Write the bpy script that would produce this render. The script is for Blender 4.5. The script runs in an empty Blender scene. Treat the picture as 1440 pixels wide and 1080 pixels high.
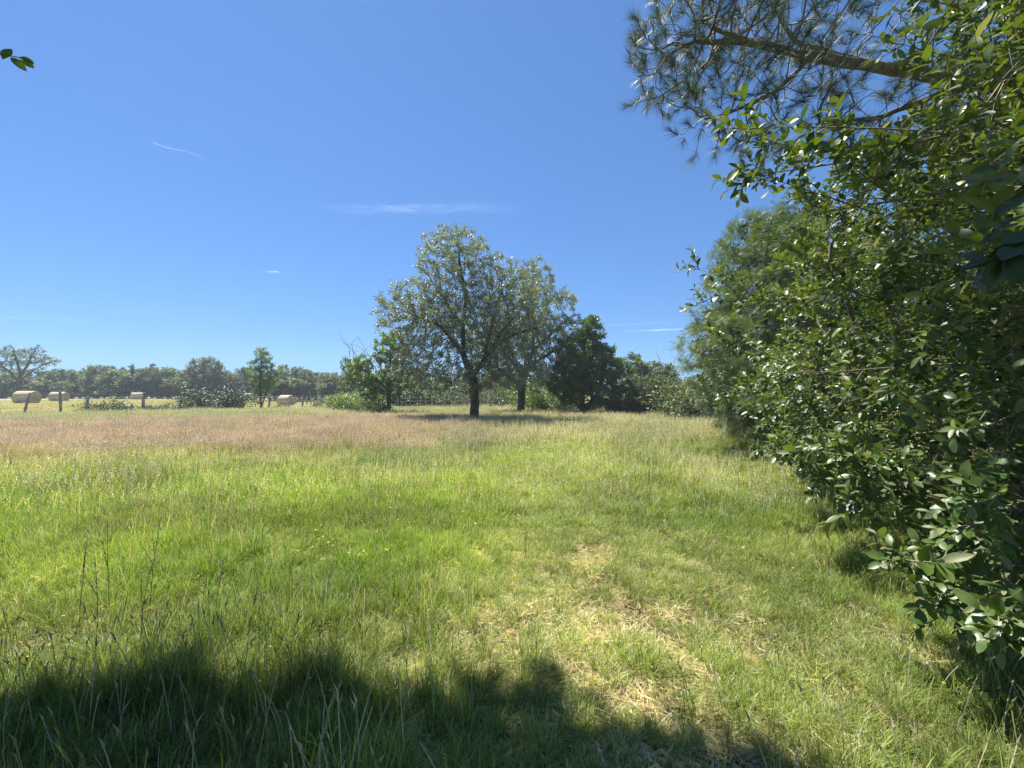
import bpy, math, random
import numpy as np
from mathutils import Vector, Matrix
from math import radians as RAD, sin, cos, pi

# ------------------------------------------------------------------ camera, sky, sun, exposure
sc = bpy.context.scene
COL = sc.collection
F = 582.0 / 1440.0                       # focal length / frame width
cam_d = bpy.data.cameras.new('camera'); cam = bpy.data.objects.new('camera', cam_d); COL.objects.link(cam)
cam_d.sensor_width = 36.0; cam_d.lens = 36.0 * F
cam_d.clip_start = 0.05; cam_d.clip_end = 20000
CAMH = 1.6
cam.location = (0, 0, CAMH)
cam.rotation_euler = (RAD(90 + 1.25), 0, 0)
sc.camera = cam

SUN_EL, SUN_AZ = 62.0, -42.0             # azimuth measured from +Y, negative = to the left
world = bpy.data.worlds.new('World'); sc.world = world; world.use_nodes = True
wn, wl = world.node_tree.nodes, world.node_tree.links
wn.clear()
sky = wn.new('ShaderNodeTexSky'); sky.sky_type = 'NISHITA'; sky.sun_disc = False
sky.sun_elevation = RAD(SUN_EL); sky.sun_rotation = RAD(SUN_AZ)
sky.air_density = 1.0; sky.dust_density = 0.2; sky.ozone_density = 6.0; sky.altitude = 200
bg = wn.new('ShaderNodeBackground'); bg.inputs[1].default_value = 0.15
wo = wn.new('ShaderNodeOutputWorld')
EXPO = 1.2
v1 = wn.new('ShaderNodeVectorMath'); v1.operation = 'SCALE'; v1.inputs['Scale'].default_value = 0.15
gm = wn.new('ShaderNodeGamma'); gm.inputs[1].default_value = 0.7
v2 = wn.new('ShaderNodeVectorMath'); v2.operation = 'MULTIPLY'
v2.inputs[1].default_value = tuple(g / 0.15 / 2 ** EXPO for g in (0.45, 0.68, 0.985))
wl.new(sky.outputs[0], v1.inputs[0]); wl.new(v1.outputs[0], gm.inputs[0]); wl.new(gm.outputs[0], v2.inputs[0])
wl.new(v2.outputs[0], bg.inputs[0]); wl.new(bg.outputs[0], wo.inputs[0])

sun_d = bpy.data.lights.new('sun', 'SUN'); sun = bpy.data.objects.new('sun', sun_d); COL.objects.link(sun)
sun_d.energy = 5.0; sun_d.angle = RAD(0.53); sun_d.color = (1.0, 0.955, 0.88)
S = Vector((sin(RAD(SUN_AZ)) * cos(RAD(SUN_EL)), cos(RAD(SUN_AZ)) * cos(RAD(SUN_EL)), sin(RAD(SUN_EL))))
sun.rotation_euler = S.to_track_quat('Z', 'Y').to_euler(); sun.location = S * 60

sc.view_settings.view_transform = 'Standard'; sc.view_settings.look = 'None'
sc.view_settings.gamma = 1.0; sc.view_settings.use_curve_mapping = False
sc.view_settings.exposure = EXPO
cy = sc.cycles
cy.max_bounces = 7; cy.diffuse_bounces = 3; cy.glossy_bounces = 2; cy.transmission_bounces = 4
cy.transparent_max_bounces = 8; cy.use_denoising = True
cy.caustics_reflective = False; cy.caustics_refractive = False
cy.use_adaptive_sampling = True; cy.adaptive_threshold = 0.01
try: cy.denoising_prefilter = 'NONE'
except Exception: pass

# ------------------------------------------------------------------ helpers
def rng(seed): return np.random.default_rng(seed)

def tag(o, label=None, cat=None, group=None, kind=None):
    if label: o['label'] = label
    if cat: o['category'] = cat
    if group: o['group'] = group
    if kind: o['kind'] = kind
    return o

def link(name, mesh, mat=None, parent=None, loc=(0, 0, 0)):
    o = bpy.data.objects.new(name, mesh); COL.objects.link(o); o.location = loc
    if mat is not None and len(mesh.materials) == 0: mesh.materials.append(mat)
    if parent is not None: o.parent = parent
    return o

def empty(name, loc, label, cat, group=None, rz=0.0):
    o = bpy.data.objects.new(name, None); COL.objects.link(o)
    o.location = loc; o.rotation_euler = (0, 0, rz); o.empty_display_size = 0.3
    return tag(o, label, cat, group)

def copy_thing(o, loc, rz, scale, label, group=None):
    c = o.copy(); COL.objects.link(c); c.location = loc; c.rotation_euler = (0, 0, rz)
    c.scale = scale if hasattr(scale, '__len__') else (scale, scale, scale)
    c['label'] = label
    if group: c['group'] = group
    for ch in list(o.children):
        k = ch.copy(); COL.objects.link(k); k.parent = c
        for g in list(ch.children):
            q = g.copy(); COL.objects.link(q); q.parent = k
    return c

def build_mesh(name, V, faces_flat, sizes, attrs=None, smooth=True):
    """V (n,3); faces_flat: flat vertex indices; sizes: loop count of each face; attrs: {name: (n,) float or (n,4) colour}"""
    me = bpy.data.meshes.new(name)
    V = np.asarray(V, np.float32); ff = np.asarray(faces_flat, np.int32).ravel(); sizes = np.asarray(sizes, np.int32)
    me.vertices.add(len(V)); me.vertices.foreach_set('co', V.ravel())
    me.loops.add(len(ff)); me.loops.foreach_set('vertex_index', ff)
    me.polygons.add(len(sizes))
    st = np.zeros(len(sizes), np.int32); st[1:] = np.cumsum(sizes)[:-1]
    me.polygons.foreach_set('loop_start', st)
    try: me.polygons.foreach_set('loop_total', sizes)
    except Exception: pass
    me.polygons.foreach_set('use_smooth', np.full(len(sizes), smooth, dtype=bool))
    for k, a in (attrs or {}).items():
        a = np.asarray(a, np.float32)
        if a.ndim == 1:
            at = me.attributes.new(k, 'FLOAT', 'POINT'); at.data.foreach_set('value', a)
        else:
            at = me.attributes.new(k, 'FLOAT_COLOR', 'POINT')
            c = np.ones((len(a), 4), np.float32); c[:, :3] = a[:, :3]; at.data.foreach_set('color', c.ravel())
    me.update(calc_edges=True); me.validate(clean_customdata=False)
    return me

def quads(name, V, Q, attrs=None, smooth=True):
    Q = np.asarray(Q, np.int32)
    return build_mesh(name, V, Q.ravel(), np.full(len(Q), Q.shape[1]), attrs, smooth)

def nrm(a):
    a = np.asarray(a, float); return a / np.maximum(np.linalg.norm(a, axis=-1, keepdims=True), 1e-9)

# value noise in numpy
_nr = rng(77).random((256, 256))
def vnoise(x, y):
    x = np.asarray(x, float); y = np.asarray(y, float)
    xi = np.floor(x).astype(int); yi = np.floor(y).astype(int); fx = x - xi; fy = y - yi
    fx = fx * fx * (3 - 2 * fx); fy = fy * fy * (3 - 2 * fy)
    g = lambda a, b: _nr[a & 255, b & 255]
    return (g(xi, yi) * (1 - fx) + g(xi + 1, yi) * fx) * (1 - fy) + (g(xi, yi + 1) * (1 - fx) + g(xi + 1, yi + 1) * fx) * fy
def fbm(x, y, o=3):
    s = 0; a = 0.5; t = 0
    for k in range(o):
        s = s + a * vnoise(x * 2 ** k + 17.3 * k, y * 2 ** k + 9.1 * k); t += a; a *= 0.5
    return s / t
def sstep(a, b, x):
    t = np.clip((np.asarray(x, float) - a) / (b - a), 0, 1); return t * t * (3 - 2 * t)

def ground_h(x, y):
    x = np.asarray(x, float); y = np.asarray(y, float)
    h = 0.06 * (fbm(x * .16 + 3, y * .16) - .5) + 0.05 * (fbm(x * 1.1, y * 1.1 + 40) - .5)
    h = h * sstep(500, 60, np.hypot(x, y))
    h = h + 0.45 * sstep(-30, -52, x) * sstep(30, 42, y)
    h = h + 0.5 * sstep(4, 9, x) * sstep(0, 3, y) * sstep(19, 12, y)
    return h
def gz(x, y): return float(ground_h(x, y))

# ------------------------------------------------------------------ materials
def mat_new(name):
    m = bpy.data.materials.new(name); m.use_nodes = True; m.node_tree.nodes.clear()
    return m, m.node_tree.nodes, m.node_tree.links

def ramp(n, stops):
    r = n.new('ShaderNodeValToRGB'); e = r.color_ramp.elements
    while len(e) < len(stops): e.new(0.5)
    for i, (p, c) in enumerate(stops):
        e[i].position = p; e[i].color = (c[0], c[1], c[2], 1)
    return r

def noise(n, l, scale, detail=4, rough=.55, coord=None, dist=0):
    t = n.new('ShaderNodeTexNoise'); t.inputs['Scale'].default_value = scale; t.inputs['Detail'].default_value = detail
    t.inputs['Roughness'].default_value = rough; t.inputs['Distortion'].default_value = dist
    if coord is not None: l.new(coord, t.inputs['Vector'])
    return t

def mixc(n, l, a, b, f=0.5, mode='MIX'):
    m = n.new('ShaderNodeMix'); m.data_type = 'RGBA'; m.blend_type = mode
    for sock, v in ((m.inputs[6], a), (m.inputs[7], b)):
        if isinstance(v, (tuple, list)): sock.default_value = (v[0], v[1], v[2], 1)
        else: l.new(v, sock)
    if isinstance(f, (int, float)): m.inputs[0].default_value = f
    else: l.new(f, m.inputs[0])
    return m.outputs[2]

def leaf_mat(name, dark, light, back=None, trans=0.35, rough=0.42, spec=0.5, tcol=None, tint=False, vcol=False, patch=0.0):
    """two sided leaf: reflects, lets light through; dark..light picked by a random value stored on each leaf"""
    m, n, l = mat_new(name)
    at = n.new('ShaderNodeAttribute'); at.attribute_name = 'rnd'
    if vcol:
        va = n.new('ShaderNodeAttribute'); va.attribute_name = 'col'; col = va.outputs['Color']
    else:
        r = ramp(n, [(0, dark), (1, light)]); l.new(at.outputs['Fac'], r.inputs[0]); col = r.outputs[0]
    if tint:
        ta = n.new('ShaderNodeAttribute'); ta.attribute_type = 'INSTANCER'; ta.attribute_name = 'tint'
        col = mixc(n, l, col, ta.outputs['Color'], 1.0, 'MULTIPLY')
    if patch:
        g = n.new('ShaderNodeNewGeometry')
        nz = noise(n, l, patch, 2, .5, g.outputs['Position'])
        rr = ramp(n, [(.3, (.72, .74, .7)), (.7, (1.25, 1.2, 1.1))]); l.new(nz.outputs['Fac'], rr.inputs[0])
        col = mixc(n, l, col, rr.outputs[0], 1.0, 'MULTIPLY')
    front = col
    if back:
        g = n.new('ShaderNodeNewGeometry')
        front = mixc(n, l, col, back, g.outputs['Backfacing'])
    p = n.new('ShaderNodeBsdfPrincipled'); l.new(front, p.inputs['Base Color'])
    p.inputs['Roughness'].default_value = rough; p.inputs['Specular IOR Level'].default_value = spec
    t = n.new('ShaderNodeBsdfTranslucent')
    tc = mixc(n, l, col, tcol or (1.5, 1.35, .45), 1.0, 'MULTIPLY'); l.new(tc, t.inputs[0])
    mx = n.new('ShaderNodeMixShader'); mx.inputs[0].default_value = trans
    l.new(p.outputs[0], mx.inputs[1]); l.new(t.outputs[0], mx.inputs[2])
    o = n.new('ShaderNodeOutputMaterial'); l.new(mx.outputs[0], o.inputs[0])
    return m

def bark_mat(name, c1, c2, scale=6, bump=.6, stretch=.25, rough=.9):
    m, n, l = mat_new(name)
    tc = n.new('ShaderNodeTexCoord'); mp = n.new('ShaderNodeMapping'); mp.inputs['Scale'].default_value = (1, 1, stretch)
    l.new(tc.outputs['Object'], mp.inputs[0])
    a = noise(n, l, scale * 3, 6, .65, mp.outputs[0], .6); b = noise(n, l, scale * .5, 3, .5, tc.outputs['Object'])
    r = ramp(n, [(.32, c1), (.68, c2)]); l.new(a.outputs['Fac'], r.inputs[0])
    r2 = ramp(n, [(.35, (.75, .78, .72)), (.65, (1.2, 1.15, 1.1))]); l.new(b.outputs['Fac'], r2.inputs[0])
    col = mixc(n, l, r.outputs[0], r2.outputs[0], 1.0, 'MULTIPLY')
    p = n.new('ShaderNodeBsdfPrincipled'); l.new(col, p.inputs['Base Color']); p.inputs['Roughness'].default_value = rough
    p.inputs['Specular IOR Level'].default_value = .25
    bp = n.new('ShaderNodeBump'); bp.inputs['Strength'].default_value = bump; bp.inputs['Distance'].default_value = .02
    l.new(a.outputs['Fac'], bp.inputs['Height']); l.new(bp.outputs[0], p.inputs['Normal'])
    o = n.new('ShaderNodeOutputMaterial'); l.new(p.outputs[0], o.inputs[0])
    return m

M = {}
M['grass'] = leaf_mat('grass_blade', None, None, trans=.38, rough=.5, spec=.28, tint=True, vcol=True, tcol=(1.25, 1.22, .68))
M['apple_leaf'] = leaf_mat('apple_leaf', (.135, .175, .080), (.29, .33, .185), back=(.36, .39, .29), trans=.34, rough=.42, spec=.5, tcol=(1.15, 1.2, .75), patch=.7)
M['ash_leaf'] = leaf_mat('light_leaf', (.095, .175, .040), (.19, .29, .075), back=(.18, .25, .12), trans=.4, rough=.45, patch=.9)
M['oak_leaf'] = leaf_mat('dense_leaf', (.065, .135, .036), (.18, .28, .075), back=(.13, .18, .085), trans=.28, rough=.42, patch=.8)
M['shrub_leaf'] = leaf_mat('shrub_leaf', (.070, .110, .042), (.16, .205, .085), back=(.17, .21, .12), trans=.28, rough=.5, patch=1.2)
M['far_leaf'] = leaf_mat('far_leaf', (.070, .118, .055), (.165, .220, .105), trans=.32, rough=.55, patch=.25)
M['far_pine'] = leaf_mat('far_pine_needles', (.048, .080, .048), (.095, .135, .080), trans=.15, rough=.6, patch=.3)
M['willow_leaf'] = leaf_mat('willow_leaf', (.032, .074, .012), (.130, .195, .045), back=(.22, .27, .14), trans=.27, rough=.42, spec=.55, tcol=(1.9, 1.7, .25))
M['willow_tip'] = leaf_mat('young_leaf', (.17, .20, .08), (.26, .28, .14), back=(.30, .31, .22), trans=.35, rough=.5, tcol=(1.3, 1.2, .5))
M['feather_leaf'] = leaf_mat('feathery_leaf', (.075, .135, .050), (.155, .225, .085), back=(.16, .225, .115), trans=.3, rough=.5, patch=1.3)
M['needle'] = leaf_mat('pine_needle', (.085, .135, .085), (.21, .265, .185), trans=.12, rough=.5, spec=.3, tcol=(1.1, 1.1, .6))
M['hedge_leaf'] = leaf_mat('hedge_leaf', (.020, .042, .012), (.050, .085, .025), trans=.18, rough=.45)
M['bark_dark'] = bark_mat('dark_bark', (.045, .038, .030), (.15, .13, .105), 5)
M['bark_grey'] = bark_mat('grey_bark', (.12, .11, .095), (.30, .28, .24), 6)
M['bark_twig'] = bark_mat('willow_bark', (.14, .12, .085), (.34, .30, .23), 10, .3)
M['bark_pine'] = bark_mat('pine_bark', (.12, .095, .08), (.42, .36, .31), 5, 1.0, .6)
M['dead_wood'] = bark_mat('dead_wood', (.25, .22, .18), (.45, .41, .35), 8, .3)
M['post_wood'] = bark_mat('weathered_post', (.20, .185, .16), (.46, .43, .38), 8, .8, .15)

def ground_mat():
    m, n, l = mat_new('meadow_ground')
    g = n.new('ShaderNodeNewGeometry'); P = g.outputs['Position']
    a = noise(n, l, 1.1, 5, .6, P); b = noise(n, l, 22, 5, .7, P); c = noise(n, l, 90, 3, .7, P)
    soil = ramp(n, [(.30, (.06, .052, .038)), (.5, (.17, .145, .105)), (.66, (.34, .30, .225)), (.8, (.50, .45, .36))]); l.new(b.outputs['Fac'], soil.inputs[0])
    thatch = ramp(n, [(.3, (.060, .085, .022)), (.55, (.14, .15, .055)), (.8, (.28, .25, .12))]); l.new(c.outputs['Fac'], thatch.inputs[0])
    fr = ramp(n, [(.34, (0, 0, 0)), (.52, (1, 1, 1))]); l.new(a.outputs['Fac'], fr.inputs[0])
    near = mixc(n, l, soil.outputs[0], thatch.outputs[0], fr.outputs[0])
    # stubble of the mown hayfield
    mp = n.new('ShaderNodeMapping'); mp.inputs['Rotation'].default_value = (0, 0, RAD(28)); mp.inputs['Scale'].default_value = (.05, .45, 1)
    l.new(P, mp.inputs[0])
    h1 = noise(n, l, 1.0, 4, .6, mp.outputs[0]); h2 = noise(n, l, .35, 6, .75, P)
    hy = ramp(n, [(.3, (.22, .215, .085)), (.5, (.34, .31, .14)), (.7, (.46, .41, .21))])
    hm = mixc(n, l, h1.outputs['Fac'], h2.outputs['Fac'], .5); l.new(hm, hy.inputs[0])
    vc = n.new('ShaderNodeAttribute'); vc.attribute_name = 'field'
    col = mixc(n, l, near, hy.outputs[0], vc.outputs['Fac'])
    p = n.new('ShaderNodeBsdfPrincipled'); l.new(col, p.inputs['Base Color']); p.inputs['Roughness'].default_value = .95
    p.inputs['Specular IOR Level'].default_value = .2
    bp = n.new('ShaderNodeBump'); bp.inputs['Strength'].default_value = .9; bp.inputs['Distance'].default_value = .03
    l.new(b.outputs['Fac'], bp.inputs['Height']); l.new(bp.outputs[0], p.inputs['Normal'])
    o = n.new('ShaderNodeOutputMaterial'); l.new(p.outputs[0], o.inputs[0])
    return m
M['ground'] = ground_mat()

def straw_mat():
    m, n, l = mat_new('hay_straw')
    tc = n.new('ShaderNodeTexCoord'); mp = n.new('ShaderNodeMapping'); mp.inputs['Scale'].default_value = (1.0, 9, 9)
    l.new(tc.outputs['Object'], mp.inputs[0])
    mp2 = n.new('ShaderNodeMapping'); mp2.inputs['Scale'].default_value = (14, 2.5, 2.5); l.new(tc.outputs['Object'], mp2.inputs[0])
    a = noise(n, l, 3.5, 6, .75, mp2.outputs[0]); b = noise(n, l, 1.7, 4, .6, tc.outputs['Object'])
    r = ramp(n, [(.28, (.26, .205, .12)), (.5, (.50, .42, .265)), (.75, (.70, .61, .42))]); l.new(a.outputs['Fac'], r.inputs[0])
    r2 = ramp(n, [(.3, (.78, .76, .74)), (.7, (1.12, 1.1, 1.06))]); l.new(b.outputs['Fac'], r2.inputs[0])
    col = mixc(n, l, r.outputs[0], r2.outputs[0], 1, 'MULTIPLY')
    p = n.new('ShaderNodeBsdfPrincipled'); l.new(col, p.inputs['Base Color']); p.inputs['Roughness'].default_value = .8
    bp = n.new('ShaderNodeBump'); bp.inputs['Strength'].default_value = .8; bp.inputs['Distance'].default_value = .04
    l.new(a.outputs['Fac'], bp.inputs['Height']); l.new(bp.outputs[0], p.inputs['Normal'])
    o = n.new('ShaderNodeOutputMaterial'); l.new(p.outputs[0], o.inputs[0])
    return m
M['straw'] = straw_mat()

def plain(name, col, rough=.6, metal=0.0):
    m, n, l = mat_new(name)
    tc = n.new('ShaderNodeTexCoord'); a = noise(n, l, 14, 4, .6, tc.outputs['Object'])
    r = ramp(n, [(.3, tuple(c * .75 for c in col)), (.7, tuple(min(1, c * 1.15) for c in col))]); l.new(a.outputs['Fac'], r.inputs[0])
    p = n.new('ShaderNodeBsdfPrincipled'); l.new(r.outputs[0], p.inputs['Base Color'])
    p.inputs['Roughness'].default_value = rough; p.inputs['Metallic'].default_value = metal
    o = n.new('ShaderNodeOutputMaterial'); l.new(p.outputs[0], o.inputs[0])
    return m
M['wire'] = plain('fence_wire', (.28, .27, .26), .5, .8)
M['net'] = plain('bale_net', (.62, .60, .54), .6)

# ------------------------------------------------------------------ setting: the ground
def make_ground():
    t = np.linspace(-1, 1, 321)
    def warp(t, near, far): return np.sinh(t * math.log(far / near * 2)) / np.sinh(math.log(far / near * 2)) * far
    X = warp(t, 22, 4000); Y = warp(t, 22, 4000) + 4
    gx, gy = np.meshgrid(X, Y); V = np.stack([gx.ravel(), gy.ravel(), ground_h(gx, gy).ravel()], 1)
    n = len(t); i = np.arange(n * n).reshape(n, n)
    Q = np.stack([i[:-1, :-1], i[:-1, 1:], i[1:, 1:], i[1:, :-1]], -1).reshape(-1, 4)
    fx, fy = V[:, 0], V[:, 1]
    field = sstep(0, 1.2, fy - fence_y(fx) + .6 * (fbm(fx * .5, fy * .5) - .5))
    me = quads('ground', V, Q, {'field': field})
    o = link('ground', me, M['ground']); tag(o, kind='structure')
    return o
def fence_y(x):
    # ground line of the pasture fence (left) and then the back hedge line
    return np.interp(x, [-60, -32, -29.4, -22.5, -20, -12, 0, 8, 60], [24, 29.5, 33.5, 38.6, 41, 46, 54, 60, 80])
make_ground()

# ------------------------------------------------------------------ tree tools
def grow(lines, attr, D, di, dk, iters=120, seed=0, jit=.25, grav=0.0, maxn=9000):
    """space colonisation: lines = trunk / limb polylines (first starts the root), attr = crown points"""
    r = rng(seed); pos = []; par = []
    for li, L in enumerate(lines):
        L = np.asarray(L, float)
        if li == 0: pos.append(L[0]); par.append(-1); last = 0
        else: last = int(np.argmin(np.linalg.norm(np.array(pos) - L[0], axis=1)))
        for a, b in zip(L[:-1], L[1:]):
            k = max(1, int(np.linalg.norm(b - a) / D))
            for s in range(1, k + 1):
                q = a + (b - a) * s / k + r.normal(0, D * jit * .28, 3)
                pos.append(q); par.append(last); last = len(pos) - 1
    attr = np.asarray(attr, float)
    P = np.array(pos)
    d = np.linalg.norm(attr[:, None] - P[None], axis=2) if len(P) * len(attr) < 4e7 else None
    near = d.argmin(1); nd = d.min(1); alive = nd > dk
    attr, near, nd = attr[alive], near[alive], nd[alive]
    P = list(P)
    for it in range(iters):
        if len(attr) == 0 or len(P) > maxn: break
        act = nd < di
        if not act.any():
            di *= 1.3; continue
        idx = near[act]; Pa = np.array(P); v = nrm(attr[act] - Pa[idx])
        u, inv = np.unique(idx, return_inverse=True)
        acc = np.zeros((len(u), 3)); np.add.at(acc, inv, v)
        acc = nrm(acc) + r.normal(0, jit, acc.shape); acc[:, 2] -= grav
        new = Pa[u] + nrm(acc) * D
        base = len(P); P.extend(list(new)); par.extend([int(k) for k in u])
        dn = np.linalg.norm(attr[:, None] - new[None], axis=2); j = dn.argmin(1); m = dn[np.arange(len(attr)), j]
        better = m < nd - 1e-6; near = np.where(better, base + j, near)
        stuck = ~better & (nd < di) & (r.random(len(attr)) < .15)
        nd = np.where(better, m, nd)
        keep = (nd > dk) & ~stuck; attr, near, nd = attr[keep], near[keep], nd[keep]
    return np.array(P), np.array(par)

def radii(P, par, r_tip, r_base):
    n = len(P); ch = np.zeros(n, int)
    for i in range(n):
        if par[i] >= 0: ch[par[i]] += 1
    tips = max(2, int((ch == 0).sum())); e = math.log(tips) / math.log(max(r_base / r_tip, 1.5)); e = max(e, 1.2)
    s = np.where(ch == 0, r_tip ** e, 0.0)
    for i in range(n - 1, 0, -1): s[par[i]] += s[i]
    return s ** (1 / e), ch

def chains(P, par, R):
    n = len(P); kids = [[] for _ in range(n)]
    for i in range(1, n): kids[par[i]].append(i)
    out = []; st = [(0, -1)]
    while st:
        i, p = st.pop(); c = [p, i] if p >= 0 else [i]
        while kids[i]:
            k = sorted(kids[i], key=lambda q: -R[q])
            for q in k[1:]: st.append((q, i))
            i = k[0]; c.append(i)
        out.append(c)
    return out

def tube_arrays(paths, sides_for=lambda r: 8 if r > .06 else (5 if r > .015 else 3)):
    """paths: list of (pts (k,3), rad (k,)) -> V, Q"""
    VV, QQ = [], []; off = 0
    for pts, rad in paths:
        pts = np.asarray(pts, float); rad = np.asarray(rad, float); k = len(pts)
        if k < 2: continue
        s = sides_for(rad.max())
        T = np.gradient(pts, axis=0); T = nrm(T)
        md = nrm(pts[-1] - pts[0]); ref = np.eye(3)[int(np.argmin(np.abs(md)))]
        U = nrm(np.cross(T, ref)); W = np.cross(T, U)
        a = np.arange(s) / s * 2 * pi
        ring = pts[:, None] + (U[:, None] * np.cos(a)[None, :, None] + W[:, None] * np.sin(a)[None, :, None]) * rad[:, None, None]
        VV.append(ring.reshape(-1, 3))
        i = np.arange(k * s).reshape(k, s); j = np.roll(i, -1, 1)
        QQ.append(np.stack([i[:-1], j[:-1], j[1:], i[1:]], -1).reshape(-1, 4) + off); off += k * s
    return np.concatenate(VV), np.concatenate(QQ)

def wood_mesh(name, P, par, R, min_r=0.0, flare=0.0, extra=()):
    paths = []
    for c in chains(P, par, R):
        rr = R[c].copy()
        if len(c) > 1 and par[c[0]] != -1 or (len(c) > 1 and c[0] != 0): rr[0] = min(rr[0], rr[1] * 1.15)
        if rr[0] < min_r and len(c) > 1 and rr[1] < min_r: continue
        pts = P[c].copy()
        if len(c) > 3:                                  # smooth a little
            sm = pts.copy(); sm[1:-1] = pts[1:-1] * .5 + (pts[:-2] + pts[2:]) * .25; pts = sm
        if c[0] == 0 and flare:
            hgt = pts[:, 2] - pts[0, 2]; rr = rr * (1 + flare * np.exp(-hgt / (R[0] * 1.2)))
        paths.append((pts, rr))
    paths += list(extra)
    V, Q = tube_arrays(paths)
    return quads(name, V, Q)

def leaf_template(kind):
    if kind == 'tri2':      # folded lozenge, two faces, 4 verts
        V = np.array([[0, 0, 0], [.30, .45, .09], [0, 1, 0], [-.30, .45, .09]]); Fc = [[0, 1, 2], [0, 2, 3]]
    elif kind == 'six':
        V = np.array([[0, 0, 0], [.24, .3, .07], [.22, .68, .05], [0, 1, -.08], [-.22, .68, .05], [-.24, .3, .07], [0, .5, 0]])
        Fc = [[0, 1, 6], [1, 2, 6], [2, 3, 6], [3, 4, 6], [4, 5, 6], [5, 0, 6]]
    elif kind == 'oval':    # elliptical blade with folded midrib, petiole and a drooping point
        ys = [0.0, .12, .30, .52, .74, .90, 1.0]; ws = [.012, .10, .20, .235, .19, .09, 0.0]
        V = []; 
        for y, w in zip(ys, ws):
            z = -.16 * y * y + .03 * sin(6 * y)
            V += [[-w, y, z + w * .30], [0, y, z], [w, y, z + w * .30]]
        V = np.array(V); Fc = []
        for i in range(len(ys) - 2):
            a = i * 3; Fc += [[a, a + 1, a + 4], [a, a + 4, a + 3], [a + 1, a + 2, a + 5], [a + 1, a + 5, a + 4]]
        a = (len(ys) - 2) * 3; Fc += [[a, a + 1, a + 4], [a + 1, a + 2, a + 4]]
        keep = [i for i in range(len(V)) if i not in (len(V) - 3, len(V) - 1)]
        mp = {k: i for i, k in enumerate(keep)}; V = V[keep]; Fc = [[mp[q] for q in f] for f in Fc]
    elif kind == 'needle':
        V = np.array([[-.5, 0, 0], [.5, 0, 0], [0, .5, .5], [0, 1, 0]]); V[:, 0] *= .016; V[:, 2] *= .014
        V[2] = [.002, .55, .0]; Fc = [[0, 1, 3], [0, 2, 3]]
        V = np.array([[-.006, 0, 0], [.006, 0, 0], [0, 1, -.05], [0, .0, .010]]); Fc = [[0, 1, 2], [1, 3, 2]]
    elif kind == 'pinnate':
        V = []; Fc = []
        for i in range(9):
            y = .12 + i * .095; w = .24 * (1 - .35 * abs(i - 3) / 6); z = -.35 * y * y
            for s in (-1, 1):
                b = len(V); V += [[0, y, z], [s * w * .5, y + .035, z + .02], [s * w, y + .06, z - .01], [s * w * .5, y - .012, z + .02]]
                Fc += [[b, b + 1, b + 2, b + 3]] if s > 0 else [[b, b + 3, b + 2, b + 1]]
        V = np.array(V)
    return np.array(V, float), np.array(Fc, int)

def scatter(name, template, pos, dirs, up, size, seed=0, rnd=None, width=None):
    """one foliage mesh from many leaves"""
    TV, TF = template; r = rng(seed); N = len(pos)
    pos = np.asarray(pos, float); Y = nrm(dirs); X = nrm(np.cross(Y, up)); Z = np.cross(X, Y)
    size = np.broadcast_to(np.asarray(size, float), (N,)); w = size if width is None else size * np.broadcast_to(width, (N,))
    V = pos[:, None] + TV[None, :, 0:1] * X[:, None] * w[:, None, None] + TV[None, :, 1:2] * Y[:, None] * size[:, None, None] + TV[None, :, 2:3] * Z[:, None] * size[:, None, None]
    Fc = (TF[None] + (np.arange(N) * len(TV))[:, None, None]).reshape(-1, TF.shape[1])
    rv = r.random(N) if rnd is None else rnd
    return quads(name, V.reshape(-1, 3), Fc, {'rnd': np.repeat(rv, len(TV))}, smooth=True)

def ellipsoid_pts(r, n, c, rad, shell=.0, pw=.45):
    u = nrm(r.normal(size=(n, 3))); q = r.random(n) ** pw
    q = shell + (1 - shell) * q
    return np.array(c) + u * q[:, None] * np.array(rad)

def twig_leaves(P, par, R, ch, r, per_node, rmax, spread, outward, centre, droop=0.0):
    """leaf positions, directions and normals round the thin twigs"""
    thin = np.where((R < rmax) & (np.arange(len(P)) > 0))[0]
    w = np.where(ch[thin] == 0, 2.0, 1.0); k = r.poisson(per_node * w)
    idx = np.repeat(thin, k); n = len(idx)
    a = r.random(n)[:, None]
    base = P[par[idx]] * (1 - a) + P[idx] * a
    seg = nrm(P[idx] - P[par[idx]])
    out = nrm(base - np.array(centre))
    d = nrm(r.normal(size=(n, 3)) + seg * .7 + out * outward + np.array([0, 0, -droop]))
    pos = base + nrm(r.normal(size=(n, 3))) * (r.random(n)[:, None] ** .6) * spread
    up = nrm(r.normal(size=(n, 3)) * .55 + np.array([0, 0, 1.0]) + out * .25)
    return pos, d, up

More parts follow.
